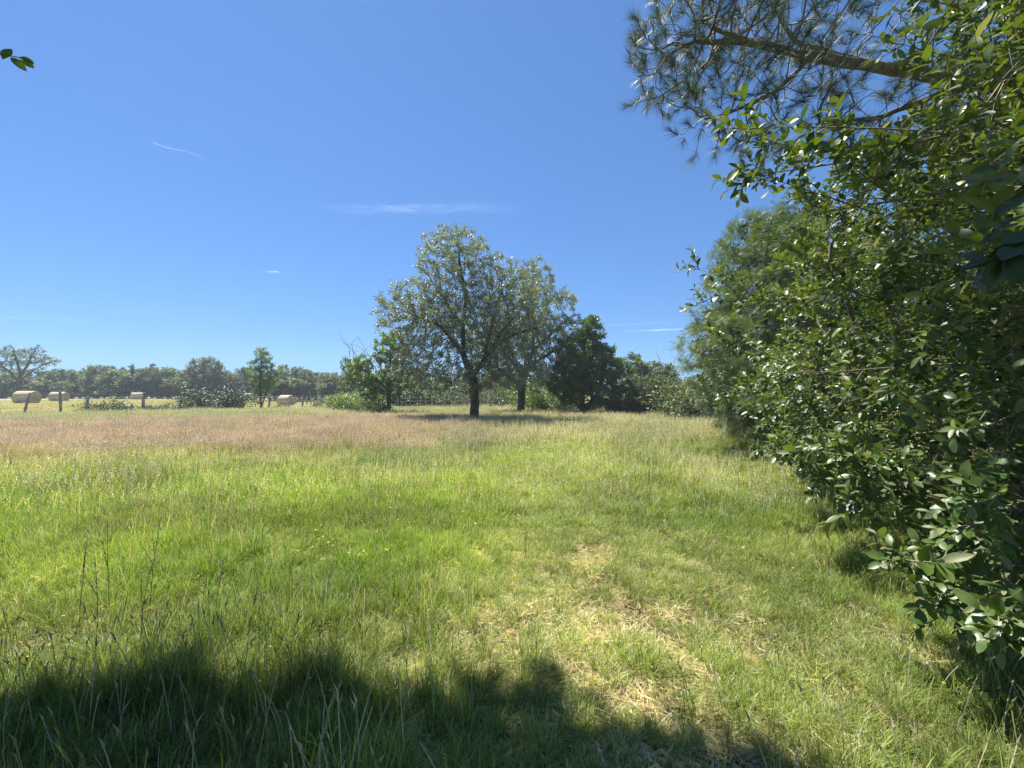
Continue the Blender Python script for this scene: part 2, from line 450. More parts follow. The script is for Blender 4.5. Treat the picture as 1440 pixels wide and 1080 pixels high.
def make_tree(name, loc, label, cat, lines, blobs, natt, D, di, dk, r_base, r_tip, leafm, bark, leaf, leaf_size, per_node, rmax=.03,
              spread=.18, seed=1, jit=.3, flare=.45, group=None, droop=0., grav=0., wood_min=0., outward=.6, shell=.0, keep=None, maxn=9000, extra=None):
    r = rng(seed)
    att = []
    tot = sum((b[1][0] * b[1][1] * b[1][2]) ** .85 * (b[2] if len(b) > 2 else 1) for b in blobs)
    for b in blobs:
        k = int(natt * (b[1][0] * b[1][1] * b[1][2]) ** .85 * (b[2] if len(b) > 2 else 1) / tot)
        att.append(ellipsoid_pts(r, k, b[0], b[1], shell))
    if extra is not None: att.append(extra)
    att = np.concatenate(att); att = att[att[:, 2] > .25]
    P, par = grow(lines, att, D, di, dk, seed=seed, jit=jit, grav=grav, maxn=maxn)
    R, ch = radii(P, par, r_tip, r_base)
    c = np.mean(att, 0) - np.array([0, 0, .3 * (att[:, 2].max() - att[:, 2].min())])
    t = empty(name, loc, label, cat, group)
    link('trunk', wood_mesh('trunk', P, par, R, wood_min, flare), bark, t)
    pos, d, up = twig_leaves(P, par, R, ch, r, per_node, rmax, spread, outward, c, droop)
    sz = leaf_size * (.65 + .6 * r.random(len(pos)))
    if keep is not None:
        k = keep(pos + np.array(loc)); pos, d, up, sz = pos[k], d[k], up[k], sz[k]
    # leaf shade follows the sprig it grows on, with scatter
    rv = np.clip(fbm(pos[:, 0] * 1.7 + seed, pos[:, 2] * 1.7 + pos[:, 1]) * .7 + r.normal(0, .22, len(pos)) + .15, 0, 1)
    link('crown', scatter('crown', leaf_template(leaf), pos, d, up, sz, seed, rv), leafm, t)
    print(name, 'nodes', len(P), 'leaves', len(pos))
    return t

# ---- image column / ground row of the photograph's survey -> place in the meadow
def px(x, Y): return (x - 720) / 582 * Y

# ------------------------------------------------------------------ main fruit tree
def tree_main():
    Y = 23.6; x = px(667, Y)
    lines = [[(0, 0, -.1), (.02, 0, 1.0), (-.05, 0, 2.3), (-.25, .1, 3.0)],
             [(-.25, .1, 3.0), (-.9, .0, 4.3), (-1.9, -.2, 5.4), (-3.2, -.3, 5.9)],
             [(-.6, 0, 3.7), (-.7, .2, 5.5), (-.5, .3, 7.2), (-.9, .3, 9.0), (-.9, .2, 10.3)],
             [(-.1, 0, 2.6), (.6, -.2, 3.5), (1.5, -.3, 4.5), (2.8, -.4, 5.1), (3.8, -.4, 5.3)],
             [(.6, -.2, 3.5), (.9, .4, 5.2), (1.3, .8, 6.8), (1.6, .8, 8.0)],
             [(-.6, 0, 3.7), (-1.4, -1.2, 4.8), (-2.0, -2.2, 5.6)],
             [(-.7, .2, 5.5), (-1.8, .6, 7.0), (-2.4, .6, 8.0)],
             [(.6, -.2, 3.5), (1.4, -1.6, 4.6), (2.2, -2.6, 5.4)], [(-.1, .1, 2.8), (-.4, 1.8, 4.2), (-.4, 3.0, 5.4)]]
    blobs = [((-1.05, 0, 8.5), (2.5, 2.4, 2.9), 1.2), ((-3.3, 0, 6.1), (2.6, 2.5, 2.1), 1.1), ((2.1, .2, 6.5), (2.9, 2.6, 2.4)), ((1.5, .2, 8.2), (1.8, 2.0, 1.5), .9),
             ((0, 0, 5.4), (4.2, 3.4, 2.0)), ((-3.3, 0, 3.5), (1.9, 2.0, 1.3), .9), ((1.8, -.5, 3.6), (2.2, 2.2, 1.3), .8), ((-1.4, -.3, 2.7), (3.6, 2.4, 1.1), 1.0), ((1.8, 0, 2.7), (2.8, 2.2, 1.0), .9)]
    make_tree('fruit_tree', (x, Y, gz(x, Y)), 'tallest fruit tree, open grey green crown and leaning dark trunk in mid meadow', 'tree',
              lines, blobs, 5600, .24, 1.6, .29, .25, .008, M['apple_leaf'], M['bark_dark'], 'tri2', .12, 13, .024, .20, seed=3, jit=.42, wood_min=.006)
tree_main()

def tree_second():
    Y = 31.0; x = px(733, Y)
    lines = [[(0, 0, -.1), (0, 0, 1.3), (.0, 0, 2.4), (.2, 0, 3.2)], [(.1, 0, 2.8), (.8, 0, 4.6), (1.0, .1, 6.6), (.7, 0, 9.6)],
             [(.1, 0, 2.8), (-.9, 0, 4.2), (-1.9, 0, 5.6)], [(.8, 0, 4.6), (2.2, -.3, 6.0), (3.6, -.3, 7.2), (4.2, -.3, 7.5)],
             [(.2, 0, 3.2), (1.8, -1., 4.3), (3.2, -1.5, 5.0)], [(.2, 0, 3.2), (.4, 1.8, 5.0)], [(1, .1, 6.6), (2.1, 0, 8.4), (3.4, 0, 8.9)]]
    blobs = [((1.0, 0, 9.6), (1.7, 1.8, 2.3), 1.0), ((3.1, 0, 8.6), (1.5, 1.5, 1.0), .8), ((3.1, 0, 6.2), (1.9, 2.2, 1.3)), ((1.4, 0, 6.0), (2.9, 2.6, 2.0)),
             ((2.4, 0, 3.6), (2.2, 2.2, 1.8)), ((-1.6, 0, 5.0), (2.4, 2.2, 2.9)), ((.4, 0, 2.7), (2.9, 2.2, 1.1), 1.0)]
    make_tree('fruit_tree', (x, Y, gz(x, Y)), 'fruit tree with short straight trunk standing just behind and right of the tallest one', 'tree',
              lines, blobs, 3800, .26, 1.6, .32, .27, .009, M['apple_leaf'], M['bark_dark'], 'tri2', .135, 13, .025, .21, seed=8, jit=.4, wood_min=.007)
tree_second()

def tree_small_left():
    Y = 30.0; x = px(546, Y)
    lines = [[(0, 0, -.1), (.05, 0, 1.0), (-.05, 0, 2.2), (.1, 0, 3.6), (.2, 0, 5.2)], [(0, 0, 1.8), (-1.0, 0, 2.8), (-2.4, 0, 3.6), (-3.1, 0, 4.0)],
             [(0, 0, 2.2), (1.0, .2, 3.2), (1.6, .2, 4.2)], [(0, 0, 1.6), (-.9, -.9, 2.2)]]
    blobs = [((.2, 0, 4.6), (1.5, 1.5, 1.7), 1.2), ((-2.0, 0, 3.7), (1.6, 1.2, .7)), ((-1.5, 0, 2.6), (1.9, 1.6, .8)), ((.9, 0, 2.8), (1.6, 1.6, 1.2)), ((-.6, 0, 1.6), (1.9, 1.5, .7), .7)]
    t = make_tree('young_ash_tree', (x, Y, gz(x, Y)), 'small light green tree with layered branches left of the tall fruit tree', 'tree',
              lines, blobs, 1100, .24, 1.2, .32, .15, .008, M['ash_leaf'], M['bark_dark'], 'six', .17, 15, .022, .2, seed=12, jit=.35, wood_min=.006)
    # bare twigs poking out at the upper left
    r = rng(5); paths = []
    for k in range(7):
        a = np.array([-1.3 - .25 * k, .0, 4.2]); p = [a]; d = nrm(np.array([-.5 + .12 * k, r.normal(0, .3), 1.0]))
        for s in range(6):
            d = nrm(d + r.normal(0, .28, 3)); p.append(p[-1] + d * .33)
        paths.append((np.array(p), np.linspace(.022, .006, 7)))
    V, Q = tube_arrays(paths); link('dead_twigs', quads('dead_twigs', V, Q), M['dead_wood'], t)
tree_small_left()

def tree_dense():
    Y = 29.0; x = px(826, Y)
    lines = [[(-.3, 0, -.1), (-.35, 0, 1.2), (-.2, 0, 2.6), (.1, 0, 4.6), (.2, 0, 6.2)], [(-.3, 0, .3), (-1.4, 0, 1.6), (-1.8, .1, 3.0)],
             [(-.3, 0, .3), (.6, .0, 1.4), (1.2, 0, 3.0), (1.4, 0, 4.4)], [(-.2, 0, 2.4), (-.7, -1, 3.4)], [(-.2, 0, 2.0), (.3, 1.2, 3.4)]]
    blobs = [((.3, 0, 5.6), (1.05, 1.1, 1.55), 1.3), ((-.5, 0, 4.3), (1.9, 1.8, 1.5), 1.2), ((.8, 0, 3.4), (1.75, 1.8, 1.8), 1.2), ((-1.2, 0, 2.4), (1.7, 1.8, 1.6)), ((.4, 0, 1.7), (2.1, 1.8, 1.3))]
    make_tree('oak_tree', (x, Y, gz(x, Y)), 'dense dark green oak with pointed top and foliage down to the grass', 'tree',
              lines, blobs, 2100, .26, 1.2, .32, .22, .009, M['oak_leaf'], M['bark_dark'], 'tri2', .18, 26, .022, .26, seed=21, jit=.3, wood_min=.008, outward=.9)
tree_dense()

def bushes_right():
    Y = 29.0; x = px(918, Y)
    lines = [[(0, 0, -.1), (.1, 0, .8), (.2, 0, 1.8)], [(0, 0, .2), (-1.0, 0, 1.2), (-1.5, 0, 2.0)], [(0, 0, .2), (1.1, 0, 1.0), (1.8, 0, 1.6)]]
    blobs = [((-1.3, 0, 1.7), (1.2, 1.4, 1.35)), ((.2, 0, 1.8), (1.5, 1.6, 1.3), 1.2), ((1.7, 0, 1.4), (1.2, 1.4, 1.1)), ((0, -.3, .8), (2.6, 1.6, .8))]
    t = make_tree('hawthorn_bush', (x, Y, gz(x, Y)), 'rounded grey green hawthorn bush with bare dead branches sticking out of its top', 'bush',
              lines, blobs, 1300, .2, 1.0, .28, .12, .007, M['shrub_leaf'], M['bark_grey'], 'tri2', .14, 20, .02, .2, seed=31, jit=.4, wood_min=.006)
    r = rng(9); paths = []
    for k, (bx, hh, lean) in enumerate([(-1.3, 3.2, -.15), (-.8, 3.1, .1), (-.1, 3.0, -.1), (.5, 3.8, .25), (.9, 3.9, .35), (1.5, 3.3, .25), (1.9, 2.9, .3), (1.2, 3.4, -.2), (-1.9, 2.6, -.35), (.2, 3.3, -.25)]):
        p = [np.array([bx * .7, r.normal(0, .3), 1.4])]; d = nrm(np.array([lean, 0, 1.0])); n = 9; st = (hh - 1.2) / n
        for s in range(n):
            d = nrm(d + r.normal(0, .2, 3) + np.array([0, 0, .08])); p.append(p[-1] + d * st * 1.05)
            if s > 3 and r.random() < .8:
                q = [p[-1]]; e = nrm(d + r.normal(0, .8, 3))
                for u in range(4): e = nrm(e + r.normal(0, .25, 3) + np.array([0, 0, .1])); q.append(q[-1] + e * st * .6)
                paths.append((np.array(q), np.linspace(.014, .005, 5)))
        paths.append((np.array(p), np.linspace(.042, .007, n + 1)))
    V, Q = tube_arrays(paths); link('dead_branches', quads('dead_branches', V, Q), M['dead_wood'], t)
    # darker round tree behind
    Y2 = 39.0; x2 = px(903, Y2)
    make_tree('round_tree', (x2, Y2, gz(x2, Y2)), 'dark blue green tree showing its round top behind the hawthorn bush', 'tree',
              [[(0, 0, -.1), (0, 0, 1.6), (.2, 0, 3.0), (.2, 0, 4.2)], [(0, 0, 1.6), (-1.0, 0, 3.0)], [(0, 0, 1.6), (1.5, 0, 2.8)]],
              [((-.9, 0, 3.9), (1.6, 1.8, 1.4), 1.1), ((1.5, 0, 3.2), (2.0, 1.8, 1.4)), ((0, 0, 2.2), (2.8, 2, 1.3))], 1100, .28, 1.2, .36, .18, .01, M['far_leaf'], M['bark_dark'], 'tri2', .22, 18, .03, .28, seed=33, wood_min=.01)
bushes_right()

# ------------------------------------------------------------------ right side: feathery tree, hedge, willow, pine
def feather_tree():
    Y = 10.6; x = 6.9; z0 = gz(x, Y); r = rng(41)
    lines = [[(0, 0, -.1), (-.1, 0, 1.0), (-.3, 0, 2.2), (-.5, -.1, 3.6), (-.4, -.1, 5.0)], [(-.1, 0, .8), (-1.1, -.3, 1.9), (-1.6, -.4, 3.2)],
             [(-.1, 0, 1.2), (.6, -.6, 2.6), (.8, -.8, 4.0)], [(0, 0, .5), (-1.2, -.8, .9), (-1.8, -1.1, 1.2)], [(-.1, 0, 1), (.9, .9, 2.2)]]
    blobs = [((-.4, -.1, 3.9), (1.75, 1.7, 2.2), 1.1), ((-.9, -.3, 2.3), (1.9, 1.9, 1.5), 1.2), ((-.7, -1.0, .95), (1.7, 1.7, .8), 1.2), ((1.1, -.8, 2.8), (1.7, 1.7, 2.4))]
    att = np.concatenate([ellipsoid_pts(r, int(900 * (b[2] if len(b) > 2 else 1)), b[0], b[1], .35) for b in blobs]); att = att[att[:, 2] > .2]
    P, par = grow(lines, att, .17, 1.0, .24, seed=41, jit=.3)
    R, ch = radii(P, par, .005, .16)
    t = empty('acacia_tree', (x, Y, z0), 'soft feathery bluish green tree with drooping sprays beyond the broadleaved shrub', 'tree')
    link('trunk', wood_mesh('trunk', P, par, R, .003), M['bark_grey'], t)
    thin = np.where(R < .03)[0]; thin = thin[thin > 3]
    idx = np.repeat(thin, r.poisson(13, len(thin))); n = len(idx); a = r.random(n)[:, None]
    pos = P[par[idx]] * (1 - a) + P[idx] * a + r.normal(0, .045, (n, 3)); out = nrm(pos - np.array([-.2, 0, 1.8]))
    d = nrm(r.normal(size=(n, 3)) * .75 + out * .75 + np.array([0, 0, -.15])); up = nrm(np.array([0, 0, 1.]) + r.normal(0, .4, (n, 3)))
    k = pos[:, 2] > .03; pos, d, up = pos[k], d[k], up[k]; n = len(pos)
    rv = np.clip(fbm(pos[:, 0] * 1.5, pos[:, 2] * 1.5 + pos[:, 1]) * .8 + r.normal(0, .18, n) + .1, 0, 1)
    link('foliage', scatter('foliage', leaf_template('pinnate'), pos, d, up, .13 + .13 * r.random(n), 42, rv), M['feather_leaf'], t)
    print('acacia', len(P), n)
feather_tree()

def hedge_behind():
    for (x, Y, seed, sc_, lab) in ((9.6, 8.0, 51, 1.0, 'dark dense hazel shrub filling the shade behind the broadleaved willow'), (8.9, 13.6, 52, 1.05, 'dark hazel shrub hidden at the back of the feathery tree')):
        blobs = [((0, 0, 2.6), (2.8, 2.8, 2.6)), ((-.8, -1.0, 1.4), (2.4, 2.2, 1.3)), ((.2, -.3, 5.4), (2.4, 2.2, 2.0))]
        lines = [[(0, 0, -.1), (0, 0, 1.5), (.1, 0, 3.4), (0, 0, 4.6)], [(0, 0, .3), (-1.2, -.6, 1.8)], [(0, 0, .3), (1.0, -.6, 2.2)]]
        make_tree('hazel_shrub', (x, Y, gz(x, Y)), lab, 'shrub', lines, blobs, 1700, .27, 1.4, .34, .16, .008, M['hedge_leaf'], M['bark_dark'], 'six', .15, 24, .03, .2, seed=seed, wood_min=.006)
hedge_behind()

def willow():
    r = rng(61); bx, by = 5.3, 4.3; z0 = gz(bx, by)
    B = np.array([bx, by, z0])
    lines = [[(0, 0, -.1), (-.1, 0, .5), (-.4, -.3, 1.4), (-.8, -.6, 2.6), (-1.0, -.9, 3.9)],
             [(0, 0, 0), (-.7, .3, .9), (-1.3, .4, 2.0), (-1.7, .4, 3.2)], [(0, 0, 0), (-.7, -.9, .8), (-1.4, -1.7, 1.7), (-1.7, -2.2, 2.8), (-1.6, -2.3, 3.6)],
             [(0, 0, 0), (-1.0, -.9, .5), (-1.8, -1.7, .95), (-2.3, -2.2, 1.1)], [(0, 0, .1), (.8, -.6, 1.5), (.9, -1.0, 3.2), (.6, -1.3, 4.6)],
             [(0, 0, .1), (-.6, 1.0, 1.1), (-.9, 1.5, 2.4)], [(-.4, -.3, 1.4), (-1.3, -.6, 1.9), (-2.1, -.8, 2.1)], [(0, 0, 0), (.2, -1.6, .7), (-.1, -2.6, 1.4)],
             [(0, 0, 0), (1.2, .8, 1.8), (1.4, .9, 3.6)]]
    blobs = [((5.3, 4.4, 2.5), (2.1, 2.3, 2.5), 1.6), ((4.35, 2.9, 2.5), (1.6, 1.4, 2.3), 1.5), ((3.2, 2.2, 1.05), (.95, .95, .62), .8), ((3.7, 1.9, 3.1), (1.3, 1.1, 1.7), .9),
             ((5.0, 6.0, 1.6), (1.4, 1.3, 1.4), 1.0), ((4.2, 3.7, 1.0), (1.3, 1.7, .85), .9), ((5.6, 2.8, 4.6), (2.0, 1.9, 1.7), 1.2), ((4.7, 2.0, 5.0), (1.5, 1.2, 1.5), 1.2)]
    tot = sum((b[1][0] * b[1][1] * b[1][2]) ** .8 * b[2] for b in blobs)
    att = np.concatenate([ellipsoid_pts(r, int(5200 * (b[1][0] * b[1][1] * b[1][2]) ** .8 * b[2] / tot), b[0], b[1], .45) for b in blobs]) - B
    att = att[att[:, 2] > .35]
    P, par = grow(lines, att, .16, 1.0, .22, seed=62, jit=.28)
    R, ch = radii(P, par, .0035, .11)
    t = empty('willow_shrub', (bx, by, z0), 'large broadleaved willow shrub with oval leaves crowding the right side', 'shrub')
    # leafy shoots: from tips and thin twigs, plus long ones reaching out over the grass
    paths = []; lp, ld, lu, ls, tipflag = [], [], [], [], []
    def shoot(p0, d0, L, lsz, r0=.0035, wob=.12, lift=.10, bare=.12, tips=True):
        d = nrm(d0); n = max(4, int(L / .06)); pts = [np.array(p0)]
        for s in range(n):
            d = nrm(d + r.normal(0, wob, 3) * .6 + np.array([0, 0, lift * .25])); pts.append(pts[-1] + d * L / n)
        pts = np.array(pts); paths.append((pts, np.linspace(r0, .0012, n + 1)))
        m = int(L / .028); side = r.random() * 6.28
        T = nrm(np.gradient(pts, axis=0))
        for i in range(m):
            f = bare + (1 - bare) * (i + .5) / m; q = f * n; k = min(int(q), n - 1); a = q - k
            p = pts[k] * (1 - a) + pts[k + 1] * a; tt = T[k]; side += 2.4
            u = nrm(np.cross(tt, [0.3, .2, 1.0])); w = np.cross(tt, u)
            o = u * cos(side) + w * sin(side)
            lp.append(p + o * .003); ld.append(nrm(tt * (.55 + .5 * f) + o * .85 + r.normal(0, .16, 3)))
            lu.append(nrm(tt * .8 + np.array([0, 0, 1.0]) + r.normal(0, .35, 3)))
            s = lsz * (.55 + .55 * sin(pi * min(1, .25 + .75 * (1 - f))) + .12 * r.normal())
            if f > .9: s *= .62
            ls.append(max(s, .015)); tipflag.append(tips and f > .86)
    c = np.array([5.3, 4.6, 1.6]) - B
    tips_i = np.where((R < .012))[0]; tips_i = tips_i[tips_i > 5]
    for i in tips_i:
        k = r.poisson(2.6 if ch[i] == 0 else 1.45)
        for q in range(k):
            out = nrm(P[i] - c); seg = nrm(P[i] - P[par[i]])
            shoot(P[i], nrm(out * .7 + seg * .6 + r.normal(0, .55, 3) + np.array([0, 0, .15])), .16 + .32 * r.random(), .054 + .048 * r.random() ** 1.2)
    # long protruding shoots, world coordinates of their tips
    tips = [(1.42, 2.55, 3.25), (1.50, 2.62, 3.0), (1.75, 2.7, 3.25), (2.05, 4.5, 2.95), (2.0, 4.3, 2.55), (2.30, 4.5, 2.2), (2.2, 4.2, 1.62), (2.55, 4.2, 1.35),
            (2.05, 2.65, 1.25), (2.25, 2.75, 1.15), (2.2, 2.6, .92), (2.05, 2.2, .72), (2.2, 2.15, .58), (2.5, 2.3, .4), (2.2, 1.85, .55), (2.1, 1.75, .62), (2.35, 2.5, 1.6), (2.4, 2.4, 1.95),
            (2.2, 3.2, 2.7), (2.5, 3.1, 3.4), (2.1, 3.4, 3.4), (2.7, 2.8, 4.0), (2.9, 2.9, 4.4), (2.4, 2.6, 2.4), (1.75, 1.42, 2.35), (1.7, 1.5, 2.1), (2.2, 1.7, 2.7), (2.5, 1.9, 3.3), (2.6, 3.9, 1.0), (3.0, 4.9, .95), (3.4, 5.4, 1.2)]
    for q, tp in enumerate(tips):
        tp = np.array(tp) - B
        d = np.linalg.norm(P - (tp + np.array([.55, .25, -.05])), axis=1); i = int(np.argmin(d)); p0 = P[i]
        L = np.linalg.norm(tp - p0); n = 12; dirv = nrm(tp - p0)
        mid = (p0 + tp) / 2 + r.normal(0, .06, 3) + np.array([0, 0, -.05 * L])
        s = np.linspace(0, 1, n + 1)[:, None]; pts = (1 - s) ** 2 * p0 + 2 * s * (1 - s) * mid + s ** 2 * tp
        paths.append((pts, np.linspace(.0075, .0022, n + 1)))
        for k in range(3, n + 1):
            for j in range(2 if k < n else 3):
                if r.random() < .8: shoot(pts[k], nrm(dirv * .8 + r.normal(0, .6, 3) + np.array([0, 0, .15])), .10 + .20 * r.random(), .056 + .036 * r.random())
        shoot(tp, dirv, .22, .062)
    # two or three bare pale stems lying across the face of the bush
    for a, b in (((4.6, 3.2, 3.05), (2.5, 2.95, 3.02)), ((4.3, 3.6, 1.82), (2.55, 3.9, 1.83)), ((4.2, 2.5, .95), (2.2, 2.5, 1.12)), ((3.9, 2.2, .56), (2.3, 2.2, .66)), ((3.3, 1.8, 2.55), (2.1, 1.6, 2.35)), ((4.4, 3.0, 1.35), (2.75, 2.7, 1.42)), ((4.2, 2.3, 1.55), (2.6, 2.1, 1.7)), ((4.6, 3.4, 2.5), (2.9, 3.3, 2.75)), ((4.4, 2.6, 2.2), (2.7, 2.4, 2.1)), ((4.6, 2.9, 3.7), (2.8, 2.7, 3.5)), ((4.1, 2.3, .75), (2.7, 2.2, .85)), ((4.8, 3.6, 1.3), (3.0, 3.9, 1.2)), ((4.0, 2.2, 3.3), (2.5, 2.0, 3.0)), ((4.4, 3.5, 3.4), (2.6, 3.6, 3.2))):
        a, b = np.array(a) - B, np.array(b) - B; s = np.linspace(0, 1, 14)[:, None]
        pts = a + (b - a) * s + np.stack([np.zeros(14), .05 * np.sin(s[:, 0] * 5), .04 * np.sin(s[:, 0] * 4 + 1)], 1)
        paths.append((pts, np.linspace(.011, .004, 14)))
        for k in (5, 8, 11):
            e = nrm(nrm(b - a) + r.normal(0, .5, 3)); q2 = np.array([pts[k] + e * u for u in np.linspace(0, .45, 6)]); paths.append((q2, np.linspace(.005, .002, 6)))
            shoot(q2[-1], e, .16, .06)
    link('stems', wood_mesh('stems', P, par, R, 0, .2, extra=paths), M['bark_twig'], t)
    lp, ld, lu, ls, tf = map(np.array, (lp, ld, lu, ls, tipflag))
    W = lp + B; gzv = ground_h(W[:, 0], W[:, 1])
    near = (np.linalg.norm(W - np.array([0, 0, CAMH]), axis=1) > 1.25) & (W[:, 2] > gzv + .12)
    # keep the mown strip to the left of the shrub free
    lp, ld, lu, ls, tf = lp[near], ld[near], lu[near], ls[near], tf[near]
    rv = np.clip(r.normal(.45, .22, len(lp)) + .35 * (fbm(lp[:, 0] * 2, lp[:, 2] * 2 + lp[:, 1]) - .5), 0, 1)
    T = leaf_template('oval')
    wd = .95 + .25 * r.random(len(lp))
    link('foliage', scatter('foliage', T, lp[~tf], ld[~tf], lu[~tf], ls[~tf], 63, rv[~tf], wd[~tf]), M['willow_leaf'], t)
    link('young_leaves', scatter('young_leaves', T, lp[tf], ld[tf], lu[tf], ls[tf], 64, rv[tf], .8), M['willow_tip'], t)
    print('willow nodes', len(P), 'leaves', len(lp))
willow()

def near_sprig():
    # dark twig of large leaves hanging close to the lens, in the shade
    r = rng(71)
    t = empty('cherry_sapling', (2.75, .75, gz(2.75, .75)), 'shaded twig of large dark leaves hanging in front of the sunlit shrub', 'sapling')
    B = np.array([2.75, .75, gz(2.75, .75)])
    st = [np.array(p) - B for p in ((2.75, .75, B[2] - .05), (2.7, .8, 1.0), (2.5, .95, 1.9), (2.05, 1.15, 2.25), (1.62, 1.27, 2.27))]
    br = [[np.array(p) - B for p in q] for q in (((2.05, 1.15, 2.25), (1.8, 1.32, 2.1), (1.58, 1.36, 2.02)), ((1.9, 1.2, 2.26), (1.62, 1.2, 2.12), (1.45, 1.22, 2.0)), ((2.5, .95, 1.9), (2.2, 1.25, 1.95), (1.85, 1.35, 1.98)))]
    paths = []
    def sm(pts, n=16):
        pts = np.array(pts); k = len(pts) - 1; s = np.linspace(0, k, n); i = np.minimum(s.astype(int), k - 1); f = (s - i)[:, None]; return pts[i] * (1 - f) + pts[i + 1] * f
    S0 = sm(st, 30); paths.append((S0, np.linspace(.016, .003, 30))); lp, ld, lu, ls = [], [], [], []
    for q in [S0[16:]] + [sm(b) for b in br]:
        if len(q) == 16: paths.append((q, np.linspace(.005, .002, 16)))
        T = nrm(np.gradient(q, axis=0)); side = 0
        for i in range(1, len(q)):
            for j in range(2 if i > 6 else 1):
                side += 2.4; u = nrm(np.cross(T[i], [0, 0, 1.0])); w = np.cross(T[i], u); o = u * cos(side) + w * sin(side) * .7
                lp.append(q[i]); ld.append(nrm(T[i] * .6 + o + np.array([0, 0, -.5]) + r.normal(0, .2, 3))); lu.append(nrm(np.array([0, 0, 1.0]) + r.normal(0, .5, 3))); ls.append(.075 + .03 * r.random())
    V, Q = tube_arrays(paths); link('stem', quads('stem', V, Q), M['bark_dark'], t)
    link('foliage', scatter('foliage', leaf_template('oval'), np.array(lp), np.array(ld), np.array(lu), np.array(ls), 72, None, 1.15), M['hedge_leaf'], t)
near_sprig()

def pine():
    r = rng(81); bx, by = 8.2, 4.3; z0 = gz(bx, by); B = np.array([bx, by, z0])
    trunk = [(8.2, 4.3, -.1), (8.15, 4.3, 2), (8.0, 4.25, 4.5), (8.0, 4.2, 7.5), (8.05, 4.2, 10.5)]
    limb = [(8.05, 4.25, 4.9), (6.9, 4.2, 4.65), (5.6, 4.15, 4.68), (4.6, 4.1, 4.72), (3.8, 4.05, 4.82), (2.95, 4.05, 4.95), (2.2, 4.1, 5.2), (1.9, 4.1, 5.35)]
    L = [trunk, limb, [(2.95, 4.05, 4.95), (2.3, 3.9, 4.95), (1.7, 3.8, 4.9)], [(3.8, 4.05, 4.82), (3.0, 4.3, 5.3), (2.8, 4.5, 6.0)],
         [(4.6, 4.1, 4.72), (3.6, 4.0, 4.3), (2.9, 3.9, 4.15)], [(3.0, 4.05, 4.95), (2.5, 4.0, 4.5), (2.0, 4.0, 4.3)], [(8.0, 4.2, 7.0), (6.0, 4.2, 7.6), (4.4, 4.2, 7.8)], [(8.0, 4.2, 8.5), (9.5, 4.6, 9.5)]]
    L = [np.array(q) - B for q in L]
    blobs = [((1.95, 4.0, 5.2), (.72, .9, .62), 1100), ((2.6, 4.1, 5.6), (.9, .9, .6), 600), ((3.3, 4.3, 5.5), (.8, .8, .5), 300), ((2.45, 3.9, 4.3), (.95, .7, .38), 330), ((3.6, 4.0, 4.25), (.8, .7, .4), 200),
             ((4.6, 4.2, 5.4), (1.2, .9, .6), 160), ((1.55, 3.9, 4.85), (.5, .6, .5), 360), ((6.0, 4.2, 7.8), (2.0, 1.6, 1.0), 160), ((8.2, 4.3, 9.5), (2.0, 2.0, 2.2), 160)]
    att = np.concatenate([ellipsoid_pts(r, b[2], np.array(b[0]) - B, b[1]) for b in blobs])
    P, par = grow(L, att, .10, .9, .13, seed=82, jit=.32)
    R, ch = radii(P, par, .004, .165)
    R = np.where((P[:, 0] < -.4) & (R > .010), .010 + (R - .010) * .48, R)
    t = empty('maritime_pine', (bx, by, z0), 'pine stretching a long barked limb with blue green needle tufts over the sky', 'tree')
    link('trunk', wood_mesh('trunk', P, par, R, 0, .3), M['bark_pine'], t)
    # needle tufts on the last stretch of each twig
    ends = np.where((ch == 0))[0]; ends = ends[ends > 30]
    mid = np.where((R < .0075) & (ch > 0))[0]; mid = mid[(mid > 30)]; mid = mid[r.random(len(mid)) < .42]
    pos, d, up, sz = [], [], [], []
    for i in list(ends) + list(mid):
        ax = nrm(P[i] - P[par[i]]); ax = nrm(ax + np.array([0, 0, .25])); end = ch[i] == 0
        n = 95 if end else 44; Lt = .12 if end else .06
        a = r.random(n)
        u = nrm(np.cross(ax, r.normal(size=(n, 3))))
        pos.append(P[i] + ax * (a[:, None] - .35) * Lt); d.append(nrm(ax * (.35 + .9 * a[:, None]) + u * (.95 - .35 * a[:, None]) + np.array([0, 0, -.10]))); up.append(u); sz.append(.105 + .055 * r.random(n))
    pos, d, up, sz = map(np.concatenate, (pos, d, up, sz))
    link('needles', scatter('needles', leaf_template('needle'), pos, d, up, sz, 83, None, 1.6), M['needle'], t)
    print('pine', len(P), 'needles', len(pos))
pine()

